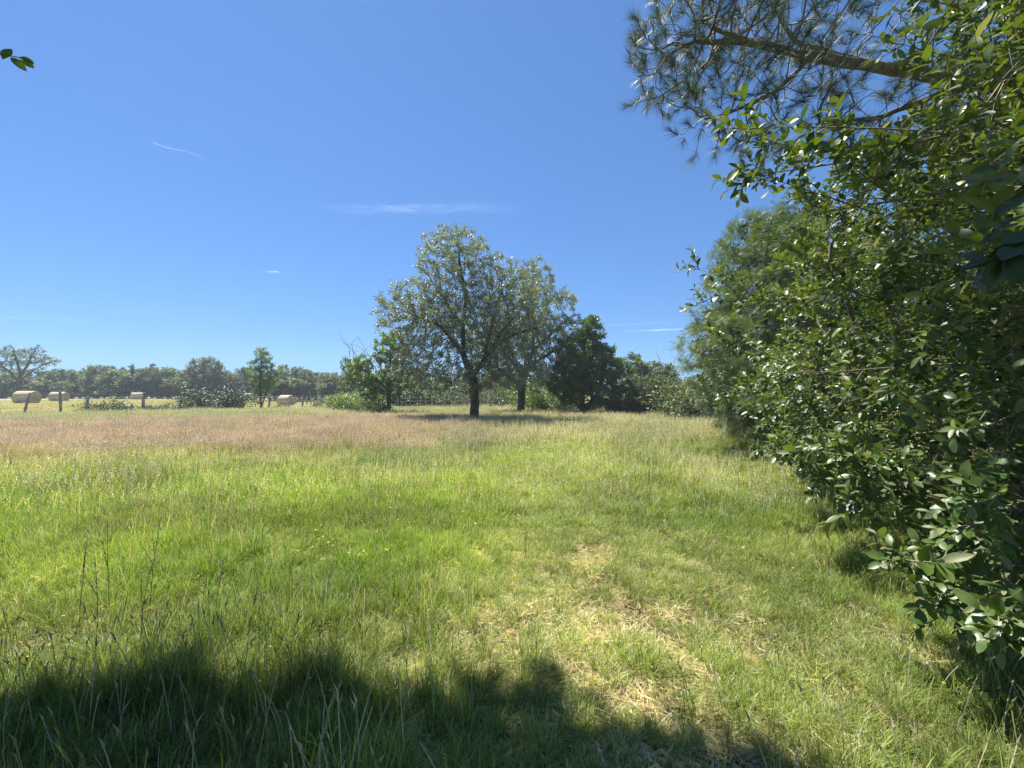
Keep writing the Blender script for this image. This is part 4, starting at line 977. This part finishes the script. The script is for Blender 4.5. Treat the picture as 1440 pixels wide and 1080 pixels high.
def scatter_object(name, label, cat, variants, pts, idx, scl, tint, zrot, tilt=None):
    """one 'stuff' object: a cloud of points that carries the tuft variants"""
    src = bpy.data.collections.new(name + '_source')
    for i, me in enumerate(variants):
        o = bpy.data.objects.new('%s_tuft_%02d' % (name, i), me); src.objects.link(o)
    me = bpy.data.meshes.new(name); n = len(pts)
    me.vertices.add(n); me.vertices.foreach_set('co', np.asarray(pts, np.float32).ravel())
    a = me.attributes.new('vi', 'INT', 'POINT'); a.data.foreach_set('value', np.asarray(idx, np.int32))
    a = me.attributes.new('sc', 'FLOAT_VECTOR', 'POINT'); a.data.foreach_set('vector', np.asarray(scl, np.float32).ravel())
    rot = np.zeros((n, 3), np.float32); rot[:, 2] = zrot
    if tilt is not None: rot[:, :2] = tilt
    a = me.attributes.new('rt', 'FLOAT_VECTOR', 'POINT'); a.data.foreach_set('vector', rot.ravel())
    a = me.attributes.new('tint', 'FLOAT_COLOR', 'POINT'); c = np.ones((n, 4), np.float32); c[:, :3] = tint; a.data.foreach_set('color', c.ravel())
    me.update()
    ob = link(name, me); tag(ob, label, cat, kind='stuff')
    ng = bpy.data.node_groups.new(name + '_nodes', 'GeometryNodeTree')
    ng.interface.new_socket('Geometry', in_out='INPUT', socket_type='NodeSocketGeometry'); ng.interface.new_socket('Geometry', in_out='OUTPUT', socket_type='NodeSocketGeometry')
    N, Lk = ng.nodes, ng.links
    gi, go = N.new('NodeGroupInput'), N.new('NodeGroupOutput')
    m2p = N.new('GeometryNodeMeshToPoints'); ci = N.new('GeometryNodeCollectionInfo'); ci.inputs['Collection'].default_value = src; ci.inputs['Separate Children'].default_value = True; ci.inputs['Reset Children'].default_value = True
    iop = N.new('GeometryNodeInstanceOnPoints'); iop.inputs['Pick Instance'].default_value = True
    def named(nm, ty):
        q = N.new('GeometryNodeInputNamedAttribute'); q.data_type = ty; q.inputs['Name'].default_value = nm; return [s for s in q.outputs if s.enabled][0]
    e2r = N.new('FunctionNodeEulerToRotation')
    Lk.new(gi.outputs[0], m2p.inputs['Mesh']); Lk.new(m2p.outputs[0], iop.inputs['Points']); Lk.new(ci.outputs[0], iop.inputs['Instance'])
    Lk.new(named('vi', 'INT'), iop.inputs['Instance Index']); Lk.new(named('sc', 'FLOAT_VECTOR'), iop.inputs['Scale'])
    Lk.new(named('rt', 'FLOAT_VECTOR'), e2r.inputs[0]); Lk.new(e2r.outputs[0], iop.inputs['Rotation'])
    Lk.new(iop.outputs[0], go.inputs[0])
    md = ob.modifiers.new('grow', 'NODES'); md.node_group = ng
    return ob

# ---- where what grows (metres on the meadow)
def path_x(y): return .35 + .10 * y * np.clip(y / 12, .3, 1)
def pink_w(x, y):
    b = np.interp(x, [-40, -9, -6.3, -3.4, -2.2, .5, 3, 6, 8], [7.2, 7.2, 7.8, 8.6, 11.5, 12.5, 14, 17, 22])
    w = sstep(-1.5, 3.2, y - b + 2.8 * (fbm(x * .35, y * .35 + 5) - .5) * 2 + 1.6 * (fbm(x * 1.3, y * 1.3 + 90) - .5))
    return w * (1 - .92 * sstep(-4.2, .2, x + 1.2 * (fbm(x * .6, y * .6 + 33) - .5))) * sstep(30, 24, y - .3 * x)
def path_w(x, y): return np.exp(-((x - path_x(y)) / (1.05 + .07 * y)) ** 2)
def bare_w(x, y):
    q = .55 * fbm(x * 1.3 + 8, y * 1.3, 3) + .45 * fbm(x * 5.3, y * 5.3 + 30, 2)
    w = sstep(.54, .66, q) * (.25 + .75 * np.maximum(path_w(x, y), sstep(1.0, 1.9, x) * sstep(3.8, 2.4, y)))
    edge = np.exp(-((y - 2.75 - .25 * np.sin(x * 2.3)) / .28) ** 2) * sstep(.42, .6, fbm(x * 1.3 + 60, y * .6)) * .75
    return np.clip(np.maximum(w, edge), 0, 1)
def lush_w(x, y):
    return np.clip(sstep(.5, -1.2, x) * sstep(9.5, 7, y) + sstep(1.6, 2.6, x - .08 * y) * .8, 0, 1)
def in_view(x, y, m=1.2): return (np.abs(x) < 1.27 * y + m) & (y > .9)

def cand(r, n, ymin, ymax, m=1.2):
    # uniform over the wedge in front of the camera
    xm = 1.27 * ymax + m; x = (r.random(n * 3) * 2 - 1) * xm; y = ymin + (ymax - ymin) * r.random(n * 3)
    k = in_view(x, y, m); x, y = x[k][:n], y[k][:n]
    return x, y
def count_for(dens, ymin, ymax, m=1.2): return int(dens * (1.27 * (ymax ** 2 - ymin ** 2) + 2 * m * (ymax - ymin)))

def tint_for(r, x, y, warm=1.0):
    n = len(x); a = fbm(x * .55 + 2, y * .55 + 7); b = fbm(x * 2.2 + 20, y * 2.2); pw = path_w(x, y); pk = pink_w(x, y)
    m = fbm(x * 6 + 3, y * 6, 2); c = np.ones((n, 3)); c *= (.62 + .55 * b + .35 * m)[:, None]
    yel = (np.clip((a - .42) * 2.2 + .75 * pw + .35 * (m - .5) + .16 * r.normal(size=n), -.3, 1) * (1 - .85 * pk))[:, None]
    c = c * (1 - np.maximum(yel, 0)) + c * np.array([1.42, 1.36, 1.5]) * np.maximum(yel, 0)
    c = c * (1 + np.maximum(-yel, 0) * np.array([-.45, -.15, .1]))
    lime = (sstep(.6, -1.0, x) * sstep(2.6, 4.2, y) * sstep(11, 8.5, y) * sstep(.28, .55, fbm(x * .45 + 31, y * .6)))[:, None]
    c = c * (1 - lime) + c * np.array([1.12, 1.22, .72]) * lime
    c = c * (1 + pk[:, None] * np.array([.12, -.02, .12]))
    return np.clip(c, .2, 2.6)

def keepout(x, y):
    # nothing grows through trunks or far beyond the fence
    return y < fence_y(x) + .5

def do_grass():
    r = rng(300)
    V = dict(
        near=[tuft(301 + i, 64, .085, .11, .0028, .85, .20, 4, 0, 'none', litter=10) for i in range(6)],
        tall=[tuft(321 + i, 44, .085, .21, .0036, .75, .10, 5, 2 if i % 2 else 0, 'spike', STRAW * .8) for i in range(6)],
        dry=[tuft(341 + i, 34, .085, .10, .0030, .9, .68, 3, 0, 'none', litter=30) for i in range(4)])
    # --- short turf, near the camera
    def band(name, label, cat, vs, dens, y0, y1, size, wf, hrange, m=1.2, sc_pow=1):
        n = count_for(dens, y0, y1, m); x, y = cand(r, n, y0, y1, m); w = wf(x, y); k = (r.random(len(x)) < w) & keepout(x, y); x, y = x[k], y[k]
        hs = hrange(x, y) * (.75 + .5 * r.random(len(x))); ws = size * (.8 + .4 * r.random(len(x)))
        pts = np.stack([x, y, ground_h(x, y) - .005], 1)
        print(name, len(x))
        return scatter_object(name, label, cat, vs, pts, r.integers(0, len(vs), len(x)), np.stack([ws, ws, hs], 1), tint_for(r, x, y), r.random(len(x)) * 6.28, r.normal(0, .10, (len(x), 2)))
    left = lambda x: sstep(.6, -1.2, x)
    band('turf_grass', 'short green turf with dry litter covering the foreground', 'grass', V['near'], 230, .9, 5.2, 1.0, lambda x, y: np.clip(1 - .86 * bare_w(x, y), 0, 1), lambda x, y: .8 + .5 * fbm(x, y) + .35 * lush_w(x, y))
    band('tall_grass', 'taller green grass clumps standing in the near meadow', 'grass', V['tall'], 120, .9, 5.5, 1.0,
         lambda x, y: np.clip((.10 + .85 * lush_w(x, y) * sstep(.35, .55, fbm(x * 1.1 + 4, y * 1.1 + 9)) + .35 * sstep(.55, .66, fbm(x * .9 + 14, y * .9)) + .35 * sstep(2.9, 2.2, y)) * (1 - bare_w(x, y)) * (1 - .6 * path_w(x, y)), 0, 1),
         lambda x, y: .65 + .55 * fbm(x * .8 + 3, y * .8) + .15 * left(x))
    band('dry_grass', 'straw coloured dry grass and litter on the worn patches', 'dry grass', V['dry'], 130, .9, 6, 1.0, lambda x, y: np.clip(.22 + .6 * bare_w(x, y) + .35 * path_w(x, y) + .35 * sstep(.9, 1.5, x) * sstep(3.6, 2.6, y), 0, .95), lambda x, y: .8 + .4 * fbm(x, y))
    # --- middle distance
    mid = [tuft(361 + i, 230, .26, .13, .0046, .85, .22, 3, 0, 'none', litter=12) for i in range(5)]
    midt = [tuft(371 + i, 130, .24, .24, .0050, .8, .22, 4, 5, 'plume', STRAW * .95) for i in range(5)]
    midd = [tuft(381 + i, 150, .26, .13, .0042, .9, .65, 3, 3, 'spike', STRAW) for i in range(4)]
    band('meadow_turf', 'short meadow grass of the middle distance', 'grass', mid, 48, 4.8, 13, 1.0, lambda x, y: 1 - .5 * bare_w(x, y), lambda x, y: .8 + .5 * fbm(x, y) + .3 * lush_w(x, y))
    band('meadow_clumps', 'taller grass clumps with pale seed heads in the middle meadow', 'grass', midt, 26, 5.0, 14, 1.0, lambda x, y: np.clip(.25 + .6 * lush_w(x, y) + .4 * sstep(.5, .62, fbm(x * .7, y * .7 + 50)) - .3 * path_w(x, y), .08, 1), lambda x, y: .7 + .5 * fbm(x * .8 + 3, y * .8))
    band('meadow_straw', 'pale dry grass streaks of the middle meadow', 'dry grass', midd, 30, 5.5, 15, 1.0, lambda x, y: np.clip(.25 + .5 * path_w(x, y) + .4 * pink_w(x, y), 0, 1), lambda x, y: .9 + .4 * fbm(x, y))
    # --- pinkish seeding grass
    pk = [tuft(391 + i, 90, .34, .19, .0075, .5, .35, 3, 46, 'plume', PINK * (.85 + .12 * i)) for i in range(6)]
    band('seeding_grass', 'tall hazy pinkish brown seeding grass across the back of the meadow', 'seed grass', pk, 13, 6.5, 31, 1.0, lambda x, y: np.clip(pink_w(x, y) * (.35 + .75 * sstep(.32, .62, fbm(x * .5 + 70, y * .8))), 0, 1), lambda x, y: .8 + .45 * fbm(x * .5, y * .5), m=2)
    far = [tuft(401 + i, 260, .55, .16, .013, .7, .30, 2, 16, 'plume', STRAW) for i in range(5)]
    band('far_meadow', 'rough yellow green grass under and behind the trees', 'grass', far, 4.6, 12, 52, 1.15, lambda x, y: np.ones_like(x), lambda x, y: (.8 + .5 * fbm(x * .5, y * .5)) * np.where(y > 30, .85, 1) * 1.25, m=2)
    # stubble beyond the fence
    st = [tuft(411 + i, 200, .9, .10, .03, .9, .75, 2, 0, blade=(LIME, PALE)) for i in range(3)]
    n = 9000; x = -75 + 75 * r.random(n); y = 28 + 50 * r.random(n); k = (y > fence_y(x) - .3) & (np.abs(x) < 1.3 * y); x, y = x[k], y[k]; c = np.ones((len(x), 3)) * (.8 + .4 * fbm(x * .3, y * .3))[:, None] * np.array([1.05, 1.0, .9])
    scatter_object('hay_stubble', 'short pale stubble of the mown hayfield', 'stubble', st, np.stack([x, y, ground_h(x, y)], 1), r.integers(0, 3, len(x)), np.ones((len(x), 3)), c, r.random(len(x)) * 6.28)
    # flowers
    def flowers(name, label, cat, vs, x, y, s=1.0):
        scatter_object(name, label, cat, vs, np.stack([x, y, ground_h(x, y)], 1), r.integers(0, len(vs), len(x)), np.full((len(x), 3), s), np.ones((len(x), 3)), r.random(len(x)) * 6.28)
    yv = [flower(431 + i, (.72, .50, .02), .16, 3, .010) for i in range(3)]
    x, y = cand(r, 150, 2.0, 6.5); flowers('yellow_flowers', 'scattered small yellow flowers in the near grass', 'flowers', yv, x, y)
    x = np.concatenate([r.normal(-1.3, .5, 5), r.normal(-20, 4, 60)]); y = np.concatenate([r.normal(4.2, .4, 5), r.normal(19, 1.1, 60)])
    flowers('buttercup_flowers', 'yellow buttercups clustered in the meadow', 'flowers', [flower(441 + i, (.75, .55, .03), .22, 4, .011) for i in range(3)], x, y, 1.3)
    wv = [flower(451 + i, (.80, .80, .76), .36, 12, .013) for i in range(3)]
    x = np.concatenate([r.normal(-9.4, .9, 26), r.normal(-7.2, .5, 7), r.normal(-14, 3, 14)]); y = np.concatenate([r.normal(10.2, .45, 26), r.normal(6.2, .8, 7), r.normal(12, 1.5, 14)])
    flowers('white_flowers', 'drifts of white yarrow flowers in the seeding grass', 'flowers', wv, x, y, 1.0)
do_grass()

# dock stems with dark seed spikes, left foreground
def dock(x, y, h, lean, seed, label):
    r = rng(seed); n = 12; s = np.linspace(0, 1, n); pts = np.stack([lean * h * s ** 2, .05 * s * r.normal() * np.ones(n), h * s - .02], 1)
    t = empty('dock_plant', (x, y, gz(x, y)), label, 'plant', 'dark dock stems in the left foreground')
    paths = [(pts, np.linspace(.0026, .0012, n))]
    for k in range(int(r.integers(0, 3))):
        q0 = pts[int(n * .55) + k]; e = nrm(np.array([r.normal(0, .5), r.normal(0, .3), 1.0])); paths.append((np.array([q0 + e * u for u in np.linspace(0, h * .28, 5)]), np.linspace(.002, .001, 5)))
    V, Q = tube_arrays(paths, lambda q: 5); link('stem', quads('stem', V, Q), M['dock'], t)
    pos, d = [], []
    for pp, _ in paths:
        L = len(pp); a = int(L * (.62 if L > 6 else .3))
        for i in range(a, L):
            for q in range(16 if L > 6 else 12): pos.append(pp[i] + r.normal(0, .005, 3) + (pp[i] - pp[i - 1]) * r.random()); d.append(nrm(r.normal(size=3)))
    pos, d = np.array(pos), np.array(d); link('seed_spike', scatter('seed_spike', leaf_template('tri2'), pos, d, nrm(np.array([0, 0, 1.]) + d * .2), .009, seed), M['dock_seed'], t)
M['dock'] = plain('dock_stem', (.13, .10, .05), .7); M['dock_seed'] = leaf_mat('dock_seed', (.05, .032, .02), (.11, .075, .045), trans=.1, rough=.7)
docks = [(-2.95, 2.85, .62, .02, 'leftmost thin dock stem standing in the near grass'), (-2.86, 2.98, .72, .03, 'tall upright dock stem, tallest near the left edge'), (-2.72, 2.75, .55, -.06, 'short dark dock stem leaning left in its clump'), (-2.58, 2.98, .72, .08, 'dock stem with a long spike leaning right'),
         (-2.48, 2.8, .52, .16, 'short dock stem bent to the right'), (-2.1, 2.95, .45, .05, 'single low dock stem right of the dock clump'), (-1.72, 2.75, .40, .12, 'small dock stem at the edge of the shade'), (.12, 3.9, .34, .03, 'short dark seed stem on the pale middle of the meadow')]
for i, q in enumerate(docks): dock(q[0], q[1], q[2], q[3], 500 + i, q[4])

# ------------------------------------------------------------------ high thin clouds and contrails
def cloud_mat(name, strength, scale=(1, 1, 1)):
    m, n, l = mat_new(name)
    tc = n.new('ShaderNodeTexCoord'); mp = n.new('ShaderNodeMapping'); mp.inputs['Scale'].default_value = scale; l.new(tc.outputs['Generated'], mp.inputs[0])
    a = noise(n, l, 3.0, 6, .6, mp.outputs[0], .5)
    sep = n.new('ShaderNodeSeparateXYZ'); l.new(tc.outputs['Generated'], sep.inputs[0])
    def bump(sock, pw):
        s1 = n.new('ShaderNodeMath'); s1.operation = 'SUBTRACT'; l.new(sock, s1.inputs[0]); s1.inputs[1].default_value = .5
        s2 = n.new('ShaderNodeMath'); s2.operation = 'MULTIPLY'; l.new(s1.outputs[0], s2.inputs[0]); l.new(s1.outputs[0], s2.inputs[1])
        s3 = n.new('ShaderNodeMath'); s3.operation = 'MULTIPLY_ADD'; l.new(s2.outputs[0], s3.inputs[0]); s3.inputs[1].default_value = -4; s3.inputs[2].default_value = 1
        s4 = n.new('ShaderNodeMath'); s4.operation = 'POWER'; s4.use_clamp = True; l.new(s3.outputs[0], s4.inputs[0]); s4.inputs[1].default_value = pw; return s4.outputs[0]
    ex, ey = bump(sep.outputs[0], 1.0), bump(sep.outputs[1], 1.5)
    r = ramp(n, [(.38, (0, 0, 0)), (.75, (1, 1, 1))]); l.new(a.outputs['Fac'], r.inputs[0])
    m1 = n.new('ShaderNodeMath'); m1.operation = 'MULTIPLY'; l.new(ex, m1.inputs[0]); l.new(ey, m1.inputs[1])
    m2 = n.new('ShaderNodeMath'); m2.operation = 'MULTIPLY'; l.new(m1.outputs[0], m2.inputs[0]); l.new(r.outputs[0], m2.inputs[1])
    m3 = n.new('ShaderNodeMath'); m3.operation = 'MULTIPLY'; l.new(m2.outputs[0], m3.inputs[0]); m3.inputs[1].default_value = strength; m3.use_clamp = True
    df = n.new('ShaderNodeBsdfTranslucent'); df.inputs[0].default_value = (.95, .95, .95, 1)
    tr = n.new('ShaderNodeBsdfTransparent'); mx = n.new('ShaderNodeMixShader'); l.new(m3.outputs[0], mx.inputs[0]); l.new(tr.outputs[0], mx.inputs[1]); l.new(df.outputs[0], mx.inputs[2])
    o = n.new('ShaderNodeOutputMaterial'); l.new(mx.outputs[0], o.inputs[0])
    return m
M['contrail'] = cloud_mat('contrail_ice', .28, (2, .6, 1)); M['cirrus'] = cloud_mat('cirrus_ice', .075, (2.4, 3.5, 1))
def sky_sheet(name, label, cat, p0, p1, width, mat, alt=3000., seed=0):
    # both end points given by their direction (photo column/row) at one altitude; the strip is a gently arched sheet of ice cloud
    def at(c):
        v = Vector(((c[0] - 720) / 582, 1, (552 - c[1]) / 582)); s = (alt - CAMH) / v.z; return np.array(v) * s
    A, Bq = at(p0), at(p1); c = (A + Bq) / 2; L = np.linalg.norm(Bq - A); ang = math.atan2(Bq[1] - A[1], Bq[0] - A[0])
    nx, ny = 24, 6; u = np.linspace(-.5, .5, nx) * L; v = np.linspace(-.5, .5, ny) * width; gx, gy = np.meshgrid(u, v); r = rng(seed)
    gz_ = 8 * np.sin(gx / L * 9) + 6 * np.cos(gy / width * 5)
    V = np.stack([gx.ravel(), (gy + width * .15 * np.sin(gx / L * 7 + seed)).ravel(), gz_.ravel()], 1); i = np.arange(nx * ny).reshape(ny, nx)
    Q = np.stack([i[:-1, :-1], i[:-1, 1:], i[1:, 1:], i[1:, :-1]], -1).reshape(-1, 4)
    o = link(name, quads(name, V, Q), mat); o.location = tuple(c); o.rotation_euler = (0, 0, ang); tag(o, label, cat)
    return o
sky_sheet('contrail', 'short thin white contrail alone in the upper left sky', 'contrail', (200, 193), (284, 217), 24, M['contrail'], seed=1)
sky_sheet('cirrus_cloud', 'small bright wisp of cirrus above the fruit tree', 'cloud', (520, 280), (590, 298), 150, M['cirrus'], seed=2)
sky_sheet('cirrus_cloud', 'wide very faint veil of cirrus beside the bright wisp above the fruit tree', 'cloud', (440, 290), (740, 290), 420, M['cirrus'], seed=3)
sky_sheet('cirrus_cloud', 'tiny white wisp in the sky left of the fruit tree', 'cloud', (368, 379), (396, 382), 190, M['contrail'], seed=4)
sky_sheet('contrail', 'old spread contrail low over the hawthorn bush, uppermost of its bundle', 'contrail', (800, 459), (1010, 449), 420, M['cirrus'], seed=5)
sky_sheet('contrail', 'broad pale contrail low over the hawthorn bush, middle of its bundle', 'contrail', (820, 468), (1010, 460), 700, M['contrail'], seed=6)
sky_sheet('contrail', 'lowest contrail over the hawthorn bush, slanting down to the right', 'contrail', (850, 464), (1000, 479), 300, M['cirrus'], seed=7)
sky_sheet('cirrus_cloud', 'faint flat streak of cirrus low at the left edge of the sky', 'cloud', (-60, 443), (150, 450), 500, M['cirrus'], seed=8)

# ------------------------------------------------------------------ summer air
def haze():
    x0, x1, y0, y1, z0, z1 = -160, 130, -30, 130, -3, 13.5
    V = [(x, y, z) for z in (z0, z1) for y in (y0, y1) for x in (x0, x1)]
    Q = [(0, 2, 3, 1), (4, 5, 7, 6), (0, 1, 5, 4), (2, 6, 7, 3), (0, 4, 6, 2), (1, 3, 7, 5)]
    m, n, l = mat_new('warm_air'); v = n.new('ShaderNodeVolumePrincipled'); v.inputs['Color'].default_value = (.80, .90, 1.0, 1)
    v.inputs['Density'].default_value = HAZE; v.inputs['Anisotropy'].default_value = .2
    o = n.new('ShaderNodeOutputMaterial'); l.new(v.outputs[0], o.inputs['Volume'])
    ob = link('haze', quads('haze', V, Q, smooth=False), m); tag(ob, 'thin bluish summer haze over the far field', 'haze', kind='stuff')
HAZE = .0009
haze()
